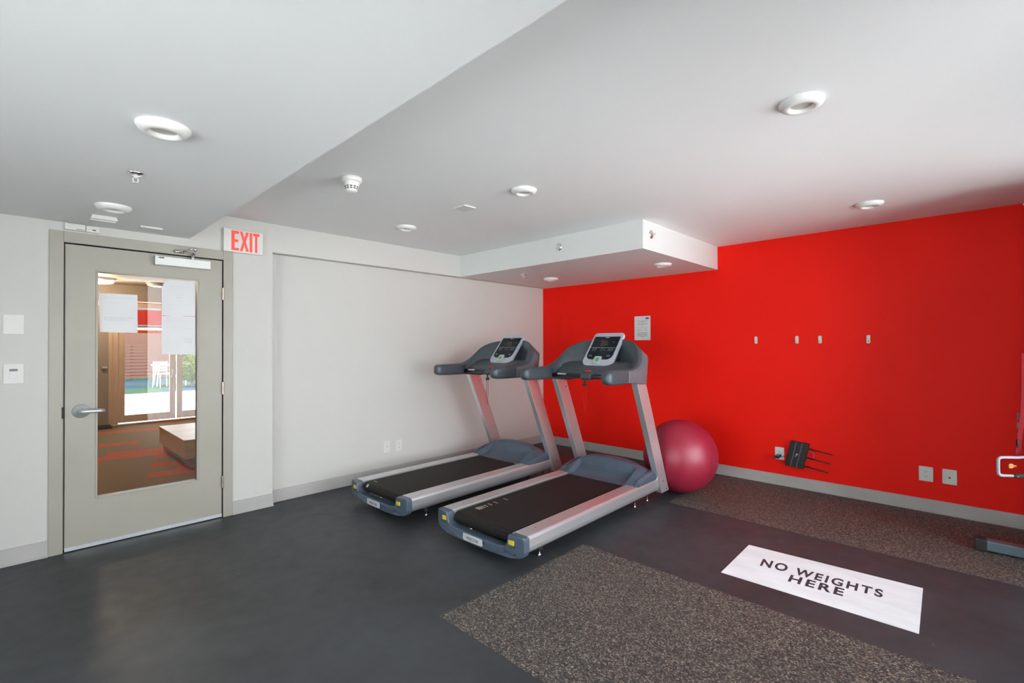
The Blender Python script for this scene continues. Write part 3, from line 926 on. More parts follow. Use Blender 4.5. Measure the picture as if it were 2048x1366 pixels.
def make_treadmill(label):
    T = thing('treadmill', label, 'treadmill', group='pair of treadmills')
    # side rails
    prof = [(.292, .196), (.296, .200), (.396, .200), (.404, .197), (.409, .190), (.411, .178), (.411, .130), (.407, .110), (.396, .094), (.380, .084), (.350, .080), (.300, .080)]
    for s_ in (1, -1):
        bm = prism(bmesh.new(), [(s_ * a, b) for a, b in prof], .030, 1.80, 'x')
        r_ = obj('side_rail', bm, 'alu', T, bevel=.0015)
        bm = lathe(bmesh.new(), [(0, .2), (.004, .2), (.0035, .2012), (0, .2015)], 10, Matrix.Translation((.17, s_ * .345, 0)))
        obj('screw', bm, 'slot', r_)
    # deck frame and belt
    obj('deck_frame', bx(.09, 1.78, -.335, .335, .085, .168), 'frame_dark', T, bevel=.004)
    bm = bmesh.new()
    R_ = .038
    pts = [(1.50, .192)]
    for k in range(13):
        a = PI / 2 + PI * k / 12
        pts.append((.052 + R_ * math.cos(a), .154 + R_ * math.sin(a)))
    pts += [(1.50, .116)]
    inner = [(p[0] + (.002 if p[0] < .1 else 0), p[1]) for p in pts]
    prism(bm, [(p[0], p[1]) for p in pts], -.268, .268, 'y')
    obj('running_belt', bm, 'belt', T, smooth=False)
    bm = bmesh.new()
    cyl(bm, (.052, -.290, .154), (.052, .290, .154), .030, 20)
    obj('rear_roller', bm, 'satin', T, smooth=True)
    # rear end cap, a U that joins both rails
    right = [(.292, .197), (.398, .199), (.412, .190), (.413, .110), (.400, .080), (.372, .064), (.30, .055), (.15, .047), (0, .045)]
    inner = [(0, .108), (.20, .110), (.252, .116), (.272, .130), (.282, .150), (.288, .180)]
    outl = right + [(-a, b) for a, b in right[-2::-1]] + [(-a, b) for a, b in inner[::-1]] + inner[1:]
    bm = prism(bmesh.new(), outl, -.030, .040, 'x')
    for v in bm.verts:                       # rounded in plan
        if v.co.x < 0 and abs(v.co.y) > .36:
            v.co.x += .018
    cap = obj('rear_end_cap', bm, 'tm_blue', T, bevel=.008, seg=3)
    bm = prism(bmesh.new(), [(.118, .103), (.118, .066), (.104, .058), (-.058, .058), (-.072, .066), (-.064, .103)], -.0335, -.028, 'x')
    bdg = obj('badge', bm, 'badge', cap, bevel=.002)
    bm = fit(text_bm('PRECOR', 1, .001, .01), .115, .020, .0008)
    xform(bm, frame_mtx((-.0337, .082, .070), (0, -1, 0), (0, 0, 1), (-1, 0, 0)))
    obj('badge_lettering', bm, 'tm_side', bdg)
    bm = prism(bmesh.new(), [(-.085, .100), (-.085, .068), (-.105, .060), (-.238, .064), (-.256, .078), (-.26, .100)], -.0325, -.028, 'x')
    obj('inset_panel', bm, 'tm_blue', cap, bevel=.002)
    for s_ in (1, -1):
        obj('warning_sticker', bx(-.0312, -.012, s_ * .318 - .021, s_ * .318 + .021, .140, .168), 'yellow', cap, bevel=.002)
        for v_, w_ in ((.318, .125), (.345, .130), (.345, .085)):
            bm = bmesh.new()
            lathe(bm, [(0, 0), (.0045, 0), (.0045, .001), (0, .001)], 10, frame_mtx((-.0295 if v_ < .36 else -.012, s_ * v_, w_), (0, 1, 0), (0, 0, 1), (-1, 0, 0)))
            obj('screw', bm, 'slot', cap)
    # levelling feet
    for u_ in (.232, 1.482, 1.70):
        for s_ in (1, -1):
            bm = bmesh.new()
            cyl(bm, (u_, s_ * .325, .090), (u_, s_ * .325, .040 if u_ < 1 else .055), .028 if u_ < 1 else .014, 16)
            ft = obj('foot', bm, 'black_plastic', T, smooth=False)
            bm = lathe(bmesh.new(), [(0, .055), (.0045, .055), (.0045, .014), (.010, .011), (.013, .004), (.013, 0), (0, 0)], 16, Matrix.Translation((u_, s_ * .325, 0)))
            obj('levelling_screw', bm, 'chrome', ft, smooth=True)
    # motor hood
    top = [(1.372, .192), (1.40, .226), (1.44, .262), (1.50, .303), (1.56, .334), (1.60, .347), (1.66, .352), (1.72, .335), (1.765, .30), (1.80, .22)]
    pan = [(1.372, .192), (1.41, .196), (1.45, .205), (1.49, .222), (1.52, .243), (1.545, .268), (1.565, .298), (1.580, .328), (1.592, .344), (1.605, .349), (1.66, .352), (1.80, .22)]
    nu, nv = 84, 110
    bm = bmesh.new()
    grid = []
    for i in range(nu + 1):
        u0 = 1.372 + (1.80 - 1.372) * i / nu
        row = []
        for j in range(nv + 1):
            v_ = -.405 + .81 * j / nv
            u_ = u0 + .010 * (abs(v_) / .4) ** 2 * (1 - i / nu) - .0 * v_
            a = (abs(v_) / .425) ** 2.6
            crown = max(0, 1 - a) ** .72
            hs = interp(top, u0)
            hp = interp(pan, u0)
            k = 1 - smooth01((abs(v_) - .262) / .032)
            hh = hs * (1 - k) + hp * k
            base_ = .192
            z = base_ + (hh - base_) * crown
            row.append(bm.verts.new((u_, v_, z)))
        grid.append(row)
    for i in range(nu):
        for j in range(nv):
            bm.faces.new((grid[i][j], grid[i + 1][j], grid[i + 1][j + 1], grid[i][j + 1]))
    # skirt down to the rails and front
    edge = [grid[i][0] for i in range(nu + 1)] + [grid[nu][j] for j in range(1, nv + 1)] + [grid[i][nv] for i in range(nu - 1, -1, -1)] + [grid[0][j] for j in range(nv - 1, 0, -1)]
    low = [bm.verts.new((v.co.x, v.co.y, .10 if v.co.x > 1.79 else .186)) for v in edge]
    n = len(edge)
    for i in range(n):
        bm.faces.new((edge[i], edge[(i + 1) % n], low[(i + 1) % n], low[i]))
    hood = obj('motor_hood', bm, 'tm_blue', T, smooth=True)
    for s_ in (1, -1):
        arc = [(1.385, .198), (1.43, .216), (1.48, .232), (1.54, .246), (1.60, .256), (1.66, .262), (1.715, .264), (1.735, .198)]
        bm = prism(bmesh.new(), arc, s_ * .370, s_ * .412, 'y')
        for v in bm.verts:
            if abs(v.co.y) < .40 and v.co.z > .2:
                v.co.z += .016
        sc_ = obj('hood_side_cover', bm, 'tm_blue', hood, bevel=.004)
        bm = lathe(bmesh.new(), [(0, 0), (.004, 0), (.004, .0015), (0, .0015)], 8, frame_mtx((1.45, s_ * .4125, .208), (1, 0, 0), (0, 0, 1), (0, s_, 0)))
        obj('screw', bm, 'slot', sc_)
    # uprights
    for s_ in (1, -1):
        bm = bmesh.new()
        a, b = s_ * .380, s_ * .432
        prism(bm, [(1.765, .072), (1.905, .072), (1.478, 1.060), (1.328, 1.060)], a, b, 'y')
        up_ = obj('upright', bm, 'alu', T, bevel=.003)
        for (uu, ww) in ((1.792, .173), (1.850, .095)):
            bm = bmesh.new()
            lathe(bm, [(0, 0), (.006, 0), (.006, .001), (0, .001)], 10, frame_mtx((uu, s_ * .4322, ww), (1, 0, 0), (0, 0, 1), (0, s_, 0)))
            obj('bolt_hole', bm, 'slot', up_)
        for (uu, ww) in ((1.385, 1.021), (1.45, 1.022), (1.476, .969)):
            bm = bmesh.new()
            lathe(bm, [(0, 0), (.007, 0), (.005, .004), (0, .005)], 10, frame_mtx((uu, s_ * .3798, ww), (1, 0, 0), (0, 0, 1), (0, -s_, 0)))
            obj('bolt', bm, 'chrome', up_)
    # console shell: closed section swept around a U in plan
    rim = [(1.17, .440, 1.163), (1.24, .440, 1.167), (1.31, .437, 1.184), (1.375, .425, 1.217), (1.430, .400, 1.270), (1.485, .362, 1.332), (1.545, .290, 1.378), (1.592, .195, 1.402), (1.612, .10, 1.411), (1.616, 0, 1.413)]
    o1 = [(1.17, .456, 1.135), (1.24, .456, 1.135), (1.32, .457, 1.142), (1.41, .455, 1.168), (1.490, .444, 1.215), (1.560, .405, 1.268), (1.622, .315, 1.300), (1.662, .205, 1.312), (1.680, .10, 1.316), (1.684, 0, 1.317)]
    bt = [(1.17, .450, 1.062), (1.24, .452, 1.056), (1.30, .452, 1.050), (1.385, .450, 1.040), (1.470, .440, 1.036), (1.530, .405, 1.038), (1.590, .325, 1.055), (1.625, .215, 1.090), (1.645, .11, 1.110), (1.648, 0, 1.115)]
    bi = [(1.17, .365, 1.062), (1.24, .362, 1.058), (1.30, .360, 1.052), (1.36, .350, 1.044), (1.40, .33, 1.040), (1.44, .30, 1.040), (1.50, .24, 1.06), (1.53, .16, 1.09), (1.545, .08, 1.11), (1.55, 0, 1.115)]
    i2 = [(1.17, .365, 1.150), (1.24, .365, 1.155), (1.30, .372, 1.165), (1.35, .375, 1.190), (1.395, .362, 1.206), (1.440, .325, 1.208), (1.505, .255, 1.208), (1.552, .170, 1.208), (1.574, .085, 1.208), (1.578, 0, 1.208)]
    i1 = [(1.17, .400, 1.165), (1.24, .402, 1.170), (1.31, .408, 1.184), (1.368, .402, 1.214), (1.420, .382, 1.264), (1.472, .346, 1.325), (1.530, .277, 1.371), (1.576, .186, 1.394), (1.597, .095, 1.403), (1.602, 0, 1.405)]
    sets = []
    for tab in (rim, o1, bt, bi, i2, i1):
        full = tab + [(a, -b, c) for a, b, c in tab[-2::-1]]
        sets.append(catmull(full, 5))
    bm = bmesh.new()
    rings = []
    for k in range(len(sets[0])):
        R0, O1, B0, BI, I2, I1 = [sets[q][k] for q in range(6)]
        loop = [R0, R0.lerp(O1, .28) + (O1 - I1) * .06, O1.lerp(R0, .3) + (O1 - I1) * .05, O1, O1.lerp(B0, .5), B0.lerp(O1, .08), B0, B0.lerp(BI, .15), BI, BI.lerp(I2, .5), I2, I2.lerp(I1, .5), I1, (I1 + R0) / 2 + Vector((0, 0, .003))]
        rings.append([bm.verts.new(p) for p in loop])
    for a, b in zip(rings, rings[1:]):
        n = len(a)
        for i in range(n):
            bm.faces.new((a[i], b[i], b[(i + 1) % n], a[(i + 1) % n]))
    bm.faces.new(rings[0]); bm.faces.new(rings[-1][::-1])
    shell = obj('console_shell', bm, 'tm_side', T, smooth=True)
    shell.data.materials.append(M['tm_dark'])
    # inner faces of the shell are the darker plastic
    nl = 14
    for i, p in enumerate(shell.data.polygons):
        q = i % nl
        if i < nl * (len(rings) - 1) and q in (8, 9, 10, 11, 12, 13, 0):
            p.material_index = 1
    # tray between the sides
    prof = [(1.600, 1.211), (1.50, 1.212), (1.455, 1.208), (1.415, 1.192), (1.36, 1.162), (1.315, 1.139), (1.292, 1.120), (1.290, 1.102), (1.315, 1.088), (1.40, 1.075), (1.52, 1.075), (1.60, 1.115)]
    prof = [(p.x, p.y) for p in catmull([(a, b, 0) for a, b in prof], 4)]
    bm = bmesh.new()
    rows = []
    for j in range(25):
        v_ = -.40 + .80 * j / 24
        rows.append([bm.verts.new((min(u_ + (.035 * (abs(v_) / .4) ** 3 - .006) * (1 if u_ < 1.38 else 0), 1.60 - .85 * max(0, abs(v_) - .2)), v_, w_)) for u_, w_ in prof])
    for a, b in zip(rows, rows[1:]):
        for i in range(len(prof)):
            bm.faces.new((a[i], b[i], b[(i + 1) % len(prof)], a[(i + 1) % len(prof)]))
    bm.faces.new(rows[0]); bm.faces.new(rows[-1][::-1])
    obj('console_tray', bm, 'tm_dark', T, smooth=True)
    # armrests
    for s_ in (1, -1):
        bm = bmesh.new()
        st = []
        c_ = .404
        path = [(.893, .012, .014), (.897, .026, .029), (.907, .037, .042), (.925, .044, .051), (.96, .047, .055), (1.05, .048, .057), (1.13, .048, .057), (1.20, .048, .057), (1.26, .046, .057)]
        for (uu, hw, hh) in path:
            zc = 1.109 - (uu - .94) * .004
            ring = []
            for k in range(24):
                a = 2 * PI * k / 24
                cc, ss = math.cos(a), math.sin(a)
                ring.append(bm.verts.new((uu, s_ * (c_ + hw * math.copysign(abs(cc) ** .55, cc)), zc + hh * math.copysign(abs(ss) ** .55, ss))))
            st.append(ring)
        for a, b in zip(st, st[1:]):
            for i in range(24):
                bm.faces.new((a[i], b[i], b[(i + 1) % 24], a[(i + 1) % 24]))
        bm.faces.new(st[0]); bm.faces.new(st[-1][::-1])
        ar = obj('armrest', bm, 'tm_dark', T, smooth=True)
    # grip bar with pulse sensor plates, stop housing
    bm = bmesh.new()
    cyl(bm, (1.262, -.375, 1.090), (1.262, .375, 1.090), .0195, 18)
    gb = obj('grip_bar', bm, 'black_plastic', T, smooth=True)
    bm = bmesh.new()
    tubes = []
    for v0, v1 in ((.205, .300),):
        cyl(bm, (1.260, v0, 1.0905), (1.260, v1, 1.0905), .0203, 18)
    bmesh.ops.delete(bm, geom=[f for f in bm.faces if f.calc_center_median().z < 1.0985], context='FACES')
    obj('pulse_sensor', bm, 'satin', gb, smooth=True)
    bm = bmesh.new()
    prism(bm, [(1.225, 1.082), (1.232, 1.066), (1.255, 1.060), (1.300, 1.062), (1.320, 1.080), (1.335, 1.142), (1.310, 1.142), (1.245, 1.118)], -.052, .052, 'y')
    sh = obj('stop_housing', bm, 'tm_dark', T, bevel=.010, seg=4)
    bm = lathe(bmesh.new(), [(0, .006), (.018, .005), (.028, .002), (.030, -.002), (0, -.004)], 24, frame_mtx((1.282, 0, 1.136), (0, 1.15, 0), Vector((.9, 0, .44)).normalized() * .5, Vector((-.44, 0, .9)).normalized()))
    obj('stop_button', bm, 'tm_red', sh, smooth=True)
    # display: leaning slab in front of a wedge
    A0 = Vector((1.386, 0, 1.176)); A1 = Vector((1.637, 0, 1.470))
    e_up = (A1 - A0).normalized(); Ls = (A1 - A0).length
    e_n = Vector((-e_up.z, 0, e_up.x))          # out of the screen, towards the runner
    Fd = frame_mtx(A0, (0, -1, 0), e_up, e_n)
    bm = prism(bmesh.new(), [(1.395, 1.165), (1.63, 1.440), (1.625, 1.395), (1.560, 1.20), (1.45, 1.165)], -.128, .128, 'y')
    obj('display_stand', bm, 'tm_dark', T, bevel=.008, seg=3)
    bm = prism(bmesh.new(), rrect(-.156, .156, 0, Ls, (.075, .075, .038, .038), 8), -.030, 0, 'z')
    disp = obj('display_console', xform(bm, Fd), 'tm_silver', T, bevel=.008, seg=3)
    bm = prism(bmesh.new(), rrect(-.132, .132, .072, Ls - .050, (.055, .055, .004, .004), 8), -.001, .0012, 'z')
    scr = obj('control_panel', xform(bm, Fd), 'tm_screen', disp)
    bm = bx(-.132, .132, .205, .208, .0010, .0018)
    obj('panel_line', xform(bm, Fd), 'tm_icon', scr)
    bm = bx(-.040, .040, .228, .290, .0010, .0020)
    obj('display_window', xform(bm, Fd), 'tm_screen2', scr)
    bm = bmesh.new()
    for cx in (-.095, -.070):
        for cz in (.170, .184, .196):
            box(bm, cx - .007, cx + .007, cz, cz + .003, .0010, .0018)
    for cx, cz in ((-.012, .186), (-.004, .196), (.006, .180), (-.010, .170), (.020, .184), (.028, .176)):
        box(bm, cx - .003, cx + .003, cz, cz + .004, .0010, .0018)
    for cx in (.062, .076, .090, .104):
        box(bm, cx - .001, cx + .001, .168, .198, .0010, .0018)
    for cx in (-.095, .090):
        box(bm, cx - .016, cx + .016, .108, .112, .0010, .0018)
        box(bm, cx - .016, cx + .016, .118, .121, .0010, .0018)
    box(bm, .075, .095, .270, .2735, .0010, .0018)
    obj('panel_symbols', xform(bm, Fd), 'tm_icon', scr)
    bm = fit(text_bm('PRECOR', 1, .001, .02), .040, .0075, .0008)
    bmesh.ops.translate(bm, vec=(-.020, .322, .0012), verts=bm.verts[:])
    obj('panel_lettering', xform(bm, Fd), 'white_plastic', scr)
    bm = prism(bmesh.new(), rrect(-.036, .036, .020, .102, .014, 5), 0, .012, 'z')
    key = obj('start_key', xform(bm, Fd), 'tm_key', disp, bevel=.003)
    bm = lathe(bmesh.new(), [(0, .0135), (.019, .013), (.020, .0115), (0, .011)], 24, Matrix.Translation((0, .062, 0)))
    obj('start_disc', xform(bm, Fd), 'tm_green', key, label='green disc')
    # safety clip and cord
    bm = bmesh.new()
    box(bm, 1.225, 1.236, -.010, .004, 1.032, 1.072)
    box(bm, 1.222, 1.239, -.022, -.006, 1.010, 1.036)
    box(bm, 1.222, 1.239, .000, .014, 1.008, 1.032)
    clip = obj('safety_clip', bm, 'black_plastic', T, bevel=.002)
    bm = bmesh.new()
    tube(bm, [(1.230, .010, 1.02), (1.231, .012, .95), (1.232, .012, .86), (1.233, .004, .80), (1.233, -.006, .765), (1.233, .000, .80), (1.232, -.010, .86), (1.231, -.012, .95), (1.230, -.012, 1.02)], .0019, 6)
    obj('safety_cord', bm, 'tm_string', clip, smooth=True, label='red cord loop')
    bm = bmesh.new()
    lathe(bm, [(0, 0), (.006, 0), (.006, .004), (0, .004)], 10, frame_mtx((1.44, -.245, 1.212), (1, 0, 0), (0, 1, 0), (0, 0, 1)))
    obj('headphone_socket', bm, 'slot', shell)
    return T

th_ = .023
tR = make_treadmill('near treadmill with a row of short pale marks on its belt, beside the burgundy ball')
tL = copy_tree(tR)
tL['label'] = 'far treadmill by the white wall, two pale marks at the rear of its belt'
tR.location = (-3.033, -2.058, 0); tR.rotation_euler = (0, 0, th_)
tL.location = (-3.109, -.929, 0); tL.rotation_euler = (0, 0, th_)
# marks drawn on the belts, different on each machine
bm = bmesh.new()
for u_, w_ in ((.176, .05), (.192, .055), (.209, .05), (.230, .045), (.258, .042), (.302, .045), (.358, .046), (.465, .046)):
    box(bm, u_ - .004, u_ + .004, .198 - w_ / 2, .198 + w_ / 2, .1921, .1926)
obj('belt_mark', bm, 'tape', tR)
bm = bmesh.new()
box(bm, .100, .109, .190, .240, .1921, .1926)
obj('belt_mark', bm, 'tape', tL)
bm = bmesh.new()
for k in range(5):
    a0, a1 = 2.15 + k * .14, 2.15 + (k + 1) * .14
    q = [(.052 + .0386 * math.cos(a), .154 + .0386 * math.sin(a)) for a in (a0, a1)]
    vs = [bm.verts.new((q[0][0], .19, q[0][1])), bm.verts.new((q[1][0], .19, q[1][1])), bm.verts.new((q[1][0], .215, q[1][1])), bm.verts.new((q[0][0], .215, q[0][1]))]
    bm.faces.new(vs)
obj('belt_mark', bm, 'tape', tL)
o = obj('belt_sticker', bx(1.365, 1.385, -.272, -.235, .1921, .1926), 'tape', tL)

# ------------------------------------------------------------------ cable machine at the right edge
mc = thing('cable_machine', 'steel cable machine cut off by the right edge, with a red strap and orange knob', 'exercise machine', (-.70, -4.95, 0))
def K(name, bm, m_, par=None, **k):
    bmesh.ops.translate(bm, vec=(.70, 4.95, 0), verts=bm.verts[:])
    return obj(name, bm, m_, par or mc, **k)
fb = K('base_beam', bx(-.745, -.665, -5.20, -4.440, .010, .075), 'steel_blue', bevel=.008)
K('rubber_foot', bx(-.752, -.658, -4.455, -4.395, .000, .080), 'black_rubber', fb, bevel=.008)
K('rubber_foot', bx(-.752, -.658, -5.22, -5.18, .000, .080), 'black_rubber', fb, bevel=.008)
K('base_beam', bx(-1.45, -.745, -5.20, -5.12, .0, .075), 'steel_blue', bevel=.008)
K('upright_post', bx(-.775, -.700, -4.712, -4.637, .075, 2.20), 'steel_blue', bevel=.006)
K('upright_post', bx(-.745, -.665, -5.18, -5.12, .075, 2.20), 'steel_blue', bevel=.006)
K('top_beam', bx(-.775, -.665, -5.18, -4.64, 2.20, 2.26), 'steel_blue', bevel=.006)
K('light_blocking_shroud', bx(-.735, -.685, -5.12, -4.80, .12, 1.95), mat('dark_light_blocker', (.03, .03, .035), .5), bevel=.006)  # unseen panel added to keep window light off the red wall's right end
bm = bmesh.new()
cyl(bm, (-.760, -4.648, .10), (-.760, -4.648, 2.2), .010, 10)
K('guide_rod', bm, 'chrome', smooth=True)
bm = bmesh.new()
lathe(bm, [(0, 0), (.016, 0), (.018, .02), (.012, .03), (0, .03)], 16, frame_mtx((-.775, -4.640, 2.225), (0, 1, 0), (0, 0, 1), (-1, 0, 0)))
K('pulley_cap', bm, 'chrome', smooth=True)
K('carriage', bx(-.88, -.775, -4.72, -4.640, .55, .70), 'steel_blue', bevel=.01)
hp = [(-.925, -4.595, .672), (-.96, -4.560, .673), (-1.000, -4.518, .673), (-1.010, -4.508, .668), (-1.0145, -4.503, .655), (-1.0145, -4.503, .585), (-1.010, -4.508, .570), (-1.000, -4.518, .564), (-.96, -4.560, .562), (-.925, -4.595, .560)]
bm = bmesh.new()
hp2 = catmull([(-.78, -4.66, .668)] + hp + [(-.78, -4.66, .566)], 4)
tube(bm, hp2, .0085, 12)
hd = K('pull_handle', bm, 'tube_grey', smooth=True)
bm = bmesh.new()
tube(bm, [(-.955, -4.565, .5618), (-.925, -4.595, .560), (-.88, -4.63, .561)], .0125, 12)
K('grip', bm, 'black_rubber', hd, smooth=True)
bm = lathe(bmesh.new(), [(0, .040), (.012, .039), (.016, .032), (.014, .026), (.007, .018), (.006, 0), (0, 0)], 20, frame_mtx((-.935, -4.580, .618), Vector((.7, -.7, 0)), (0, 0, 1), Vector((-.72, .68, .05)).normalized()))
K('selector_knob', bm, 'orange', smooth=True, label='orange knob')
bm = bmesh.new()
sp_ = [(-.860, -4.592, .675), (-.835, -4.598, .75), (-.812, -4.607, .83), (-.795, -4.616, .92), (-.785, -4.622, 1.05), (-.783, -4.625, 1.30)]
rows = []
for p in sp_:
    rows.append([bm.verts.new((p[0] + dx, p[1] + dy, p[2])) for dx, dy in ((-.012, .012), (.012, -.012), (.014, -.010), (-.010, .014))])
for a, b in zip(rows, rows[1:]):
    for i in range(4):
        bm.faces.new((a[i], b[i], b[(i + 1) % 4], a[(i + 1) % 4]))
bm.faces.new(rows[0]); bm.faces.new(rows[-1][::-1])
st_ = K('strap', bm, 'red_strap', label='red webbing strap')
bm = bmesh.new()
for z0_, z1_, px0, px1 in ((.72, .77, -.845, -.828), (.83, .87, -.812, -.804), (.885, .93, -.801, -.794)):
    box(bm, px0 - .010, px0 + .006, -4.598, -4.590, z0_, z1_)
K('strap_print', bm, 'dark_print', st_)

# ------------------------------------------------------------------ lobby beyond the door
LX0, LX1, LY = -6.2, -1.6, 6.2
LH = 2.42
struct('floor.003', bx(LX0, LX1, 0, LY + .1, -.06, -.001), 'carpet')
struct('wall_1', bx(LX0 - .1, LX0, .12, LY + .2, 0, 2.7), 'tan_wall')
struct('wall_2', bx(LX1, LX1 + .1, .12, LY + .2, 0, 2.7), 'tan_wall')
struct('ceiling.003', bx(LX0, LX1, .12, LY + .2, LH, LH + .15), 'tan_ceiling')
bm = bmesh.new()
box(bm, LX0, -4.03, LY, LY + .16, 0, LH)
box(bm, -4.03, LX1, LY, LY + .16, 2.14, LH)
struct('wall_3', bm, 'tan_wall')
# bulkheads on the lobby ceiling
bm = prism(bmesh.new(), [(-4.35, 3.9), (-3.0, 3.9), (-3.0, 5.2), (-4.0, 5.2)], LH - .03, LH, 'z')
struct('ceiling.004', bm, 'pale_ceiling')
# brown inner face of the wall towards the lobby is the same wall; a beige closed door at its end
dd = bpy.data.objects.new('door_2', None); C.objects.link(dd); dd['kind'] = 'structure'; dd.location = (-4.5, LY, 0)
obj('door_panel', bx(.06, .42, -.03, 0, .02, 2.05), 'beige_door', dd)
bm = bmesh.new(); box(bm, 0, .06, -.045, 0, 0, 2.12); box(bm, .42, .47, -.045, 0, 0, 2.12); box(bm, .06, .42, -.045, 0, 2.05, 2.12)
obj('door_frame', bm, 'wood_frame', dd)
obj('lever_handle', bx(.33, .40, -.075, -.03, .98, 1.01), 'satin', dd, bevel=.004)
# glazed entrance doors
def glazed(name, x0, x1, stile):
    d = bpy.data.objects.new(name, None); C.objects.link(d); d['kind'] = 'structure'; d.location = (x0, LY, 0)
    w = x1 - x0
    bm = bmesh.new()
    box(bm, 0, stile, 0, .05, .03, 2.11); box(bm, w - stile, w, 0, .05, .03, 2.11)
    box(bm, stile, w - stile, 0, .05, .03, .155); box(bm, stile, w - stile, 0, .05, 2.03, 2.11)
    obj('door_frame', bm, 'wood_frame', d, bevel=.004)
    obj('glass_pane', bx(stile, w - stile, .022, .028, .155, 2.03), 'glass', d)
    return d
d2 = glazed('door_3', -3.945, -3.125, .088)
bm = bmesh.new(); tube(bm, [(.765, -.0, .78), (.765, -.05, .78), (.765, -.055, .92), (.765, 0, .92)], .010, 8)
obj('pull_handle', bm, 'satin', d2, smooth=True)
d3 = glazed('door_4', -3.105, -2.285, .088)
bm = bmesh.new(); box(bm, -4.03, -3.95, LY - .02, LY + .12, 0, 2.16); box(bm, -2.28, -2.20, LY - .02, LY + .12, 0, 2.16)
struct('trim_3', bm, 'wood_frame')
struct('trim_4', bx(-4.03, -2.20, LY - .05, LY + .12, -.002, .014), mat('bright_metal_threshold', (.8, .8, .8), .35, metal=.6))
struct('wall_4', bx(-2.20, LX1, LY, LY + .16, 0, 2.14), 'tan_wall')

lm = thing('lobby_lamp', 'lit round flush lamp on the lobby ceiling seen through the door glass', 'ceiling light', (-4.27, 5.42, LH))
obj('lamp_pan', lathe(bmesh.new(), [(0, 0), (.20, 0), (.20, -.03), (.185, -.04), (0, -.04)], 36), 'satin', lm, smooth=False)
obj('diffuser', lathe(bmesh.new(), [(.18, -.04), (.175, -.065), (.13, -.080), (0, -.085)], 36), 'lamp_glow', lm, smooth=True)
ld = bpy.data.lights.new('lobby_lamp_light', 'POINT'); ld.energy = 36; ld.color = (1, .80, .60); ld.shadow_soft_size = .12
lo = bpy.data.objects.new('lobby_lamp_light', ld); lo.location = (-4.27, 5.42, LH - .24); C.objects.link(lo)
lm2 = copy_tree(lm)
for q in bpy.data.objects:
    if q.parent == lm2 and q.name.startswith('diffuser'):
        q.data = q.data.copy(); q.data.materials[0] = M['trim_white']
lm2.location = (-3.50, 5.35, LH); lm2['label'] = 'unlit round lobby lamp half hidden by the folded-corner sheet'
ld2 = bpy.data.lights.new('lobby_lamp_light', 'POINT'); ld2.energy = 36; ld2.color = (1, .80, .60); ld2.shadow_soft_size = .12
lo2 = bpy.data.objects.new('lobby_lamp_light', ld2); lo2.location = (-4.6, 2.2, LH - .24); C.objects.link(lo2)
lm3 = copy_tree(lm); lm3.location = (-4.6, 2.2, LH); lm3['label'] = 'lit round lamp on the lobby ceiling just behind the door'
lms = copy_tree(sp0); lms.location = (-4.33, 4.4, LH); lms['label'] = 'small sprinkler on the lobby ceiling at the top left of the door glass'

# low wooden bench
bn = thing('wooden_bench', 'low pale wooden box bench in the lobby, seen low through the door glass', 'bench', (-3.3, 2.8, 0))
obj('plinth', bx(-.50, 1.0, -.93, .55, 0, .12), 'tan_wall', bn)
obj('bench_box', bx(-.585, 1.05, -1.03, .30, .12, .30), 'wood', bn, bevel=.004)
obj('bench_top', bx(-.590, 1.055, -1.035, .305, .30, .33), 'wood', bn, bevel=.004)
o = obj('floor_mat', bx(-4.62, -4.06, 5.82, 6.14, 0, .03), 'black_rubber', bevel=.006)
tag(o, 'black mat on the lobby carpet beside the glazed entrance', 'mat')

# ------------------------------------------------------------------ patio and beyond
struct('patio', bx(-14, 14, LY + .1, 12.85, -.12, -.01), 'concrete')
struct('play_surface', bx(-14, 14, 12.85, 30, -.12, -.012), 'turf')
struct('pavement', bx(-30, 20, -30, YW - .2, -.14, -.02), 'street')

def sfence():
    t = thing('slat_fence', 'brown horizontal slat fence across the patio beyond the entrance', 'fence', (-1, 20, 0))
    bm = bmesh.new()
    for k in range(11):
        box(bm, -5, 7, -.015, .015, .06 + k * .13, .15 + k * .13)
    obj('slats', bm, 'fence', t)
    for k in range(7):
        obj('post', bx(-5 + k * 2, -4.92 + k * 2, .015, .095, -.01, 1.52), 'fence', t)
sfence()
ct = thing('shipping_container', 'orange shipping container with a dark-framed window beyond the slat fence', 'container', (-1, 21.6, 0))
obj('container_body', bx(-5, 7, 0, 2.4, -.01, 3.3), 'container', ct)
bm = bmesh.new(); box(bm, -.95, .55, -.03, 0, 2.22, 3.02)
wf = obj('window', bm, 'alu_frame', ct)
obj('pane', bx(-.90, .50, -.035, -.028, 2.28, 2.93), mat('red_tinted_pane', (.13, .008, .004), 1.0, spec=0), wf)
obj('white_band', bx(-5, 7, -.02, .0, 2.06, 2.16), 'white_metal', ct)
obj('brown_cladding', bx(-5, 7, -.02, 0, -.01, 1.92), 'fence', ct)

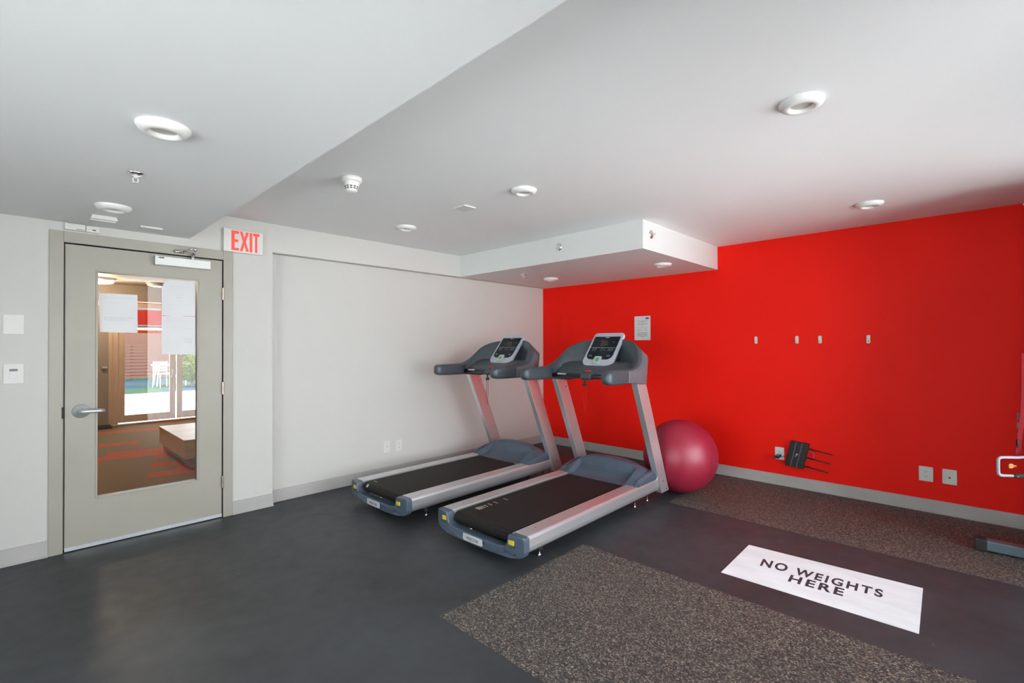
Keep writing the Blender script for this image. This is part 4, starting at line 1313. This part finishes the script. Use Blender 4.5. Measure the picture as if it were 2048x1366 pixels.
tb = thing('patio_table', 'white metal table on the far side of the patio', 'table', (-1.55, 16, -.012))
obj('tabletop', lathe(bmesh.new(), [(0, .70), (.42, .70), (.42, .73), (0, .73)], 28), 'white_metal', tb)
for sx_, sy_ in ((1, 1), (1, -1), (-1, 1), (-1, -1)):
    bm = bmesh.new(); cyl(bm, (.22 * sx_, .22 * sy_, .70), (.30 * sx_, .30 * sy_, 0), .018, 8)
    obj('leg', bm, 'white_metal', tb)
ch0 = None
for k, (x, y, rz, lab) in enumerate(((-1.75, 15.2, .3, 'white patio chair in front of the white table'), (-.75, 15.5, 2.2, 'white patio chair right of the white table'))):
    if ch0 is None:
        c = ch0 = thing('patio_chair', '', 'chair', group='white patio chairs')
        obj('seat', bx(-.22, .22, -.22, .22, .43, .46), 'white_metal', c, bevel=.01)
        bm = bmesh.new()
        for q in range(4):
            box(bm, -.21, .21, .20, .22, .52 + q * .09, .57 + q * .09)
        obj('backrest', bm, 'white_metal', c)
        for sx_, sy_ in ((1, 1), (1, -1), (-1, 1), (-1, -1)):
            bm = bmesh.new(); cyl(bm, (.20 * sx_, .20 * sy_, .44 if sy_ < 0 else .86), (.21 * sx_, .22 * sy_, 0), .014, 8)
            obj('leg', bm, 'white_metal', c)
    else:
        c = copy_tree(ch0)
    c.location = (x, y, -.012); c.rotation_euler = (0, 0, rz); c['label'] = lab

def shrub(x, y, h, r, label, seed):
    t = thing('leafy_shrub', label, 'shrub', (x, y, -.012), group='shrubs at the edge of the patio')
    random.seed(seed)
    bm = bmesh.new()
    for k in range(5):
        a = k * 1.25
        tube(bm, [(0, 0, 0), (.12 * math.cos(a), .12 * math.sin(a), h * .4), (.3 * r * math.cos(a), .3 * r * math.sin(a), h * .75)], [.03, .02, .012], 6)
    obj('stems', bm, 'stem', t)
    bm = bmesh.new()
    for k in range(1500):
        th = random.uniform(0, 2 * PI); zz = random.uniform(-1, 1); rr = random.uniform(.55, 1) ** .5
        p = Vector((r * rr * math.sqrt(1 - zz * zz) * math.cos(th), r * rr * math.sqrt(1 - zz * zz) * math.sin(th), h * .58 + h * .45 * rr * zz))
        a = Vector((random.gauss(0, 1), random.gauss(0, 1), random.gauss(0, 1))).normalized()
        b = a.orthogonal().normalized()
        l_, w_ = random.uniform(.06, .10), random.uniform(.025, .04)
        vs = [bm.verts.new(p + q) for q in (a * l_, b * w_, -a * l_, -b * w_)]
        bm.faces.new(vs)
    obj('foliage', bm, 'leaf', t)
shrub(-1.05, 14.6, 1.35, .62, 'yellow-green leafy shrub beside the patio, seen at the right of the door glass', 3)
shrub(.55, 16.0, 1.9, .8, 'taller yellow-green shrub behind the first one at the patio edge', 5)
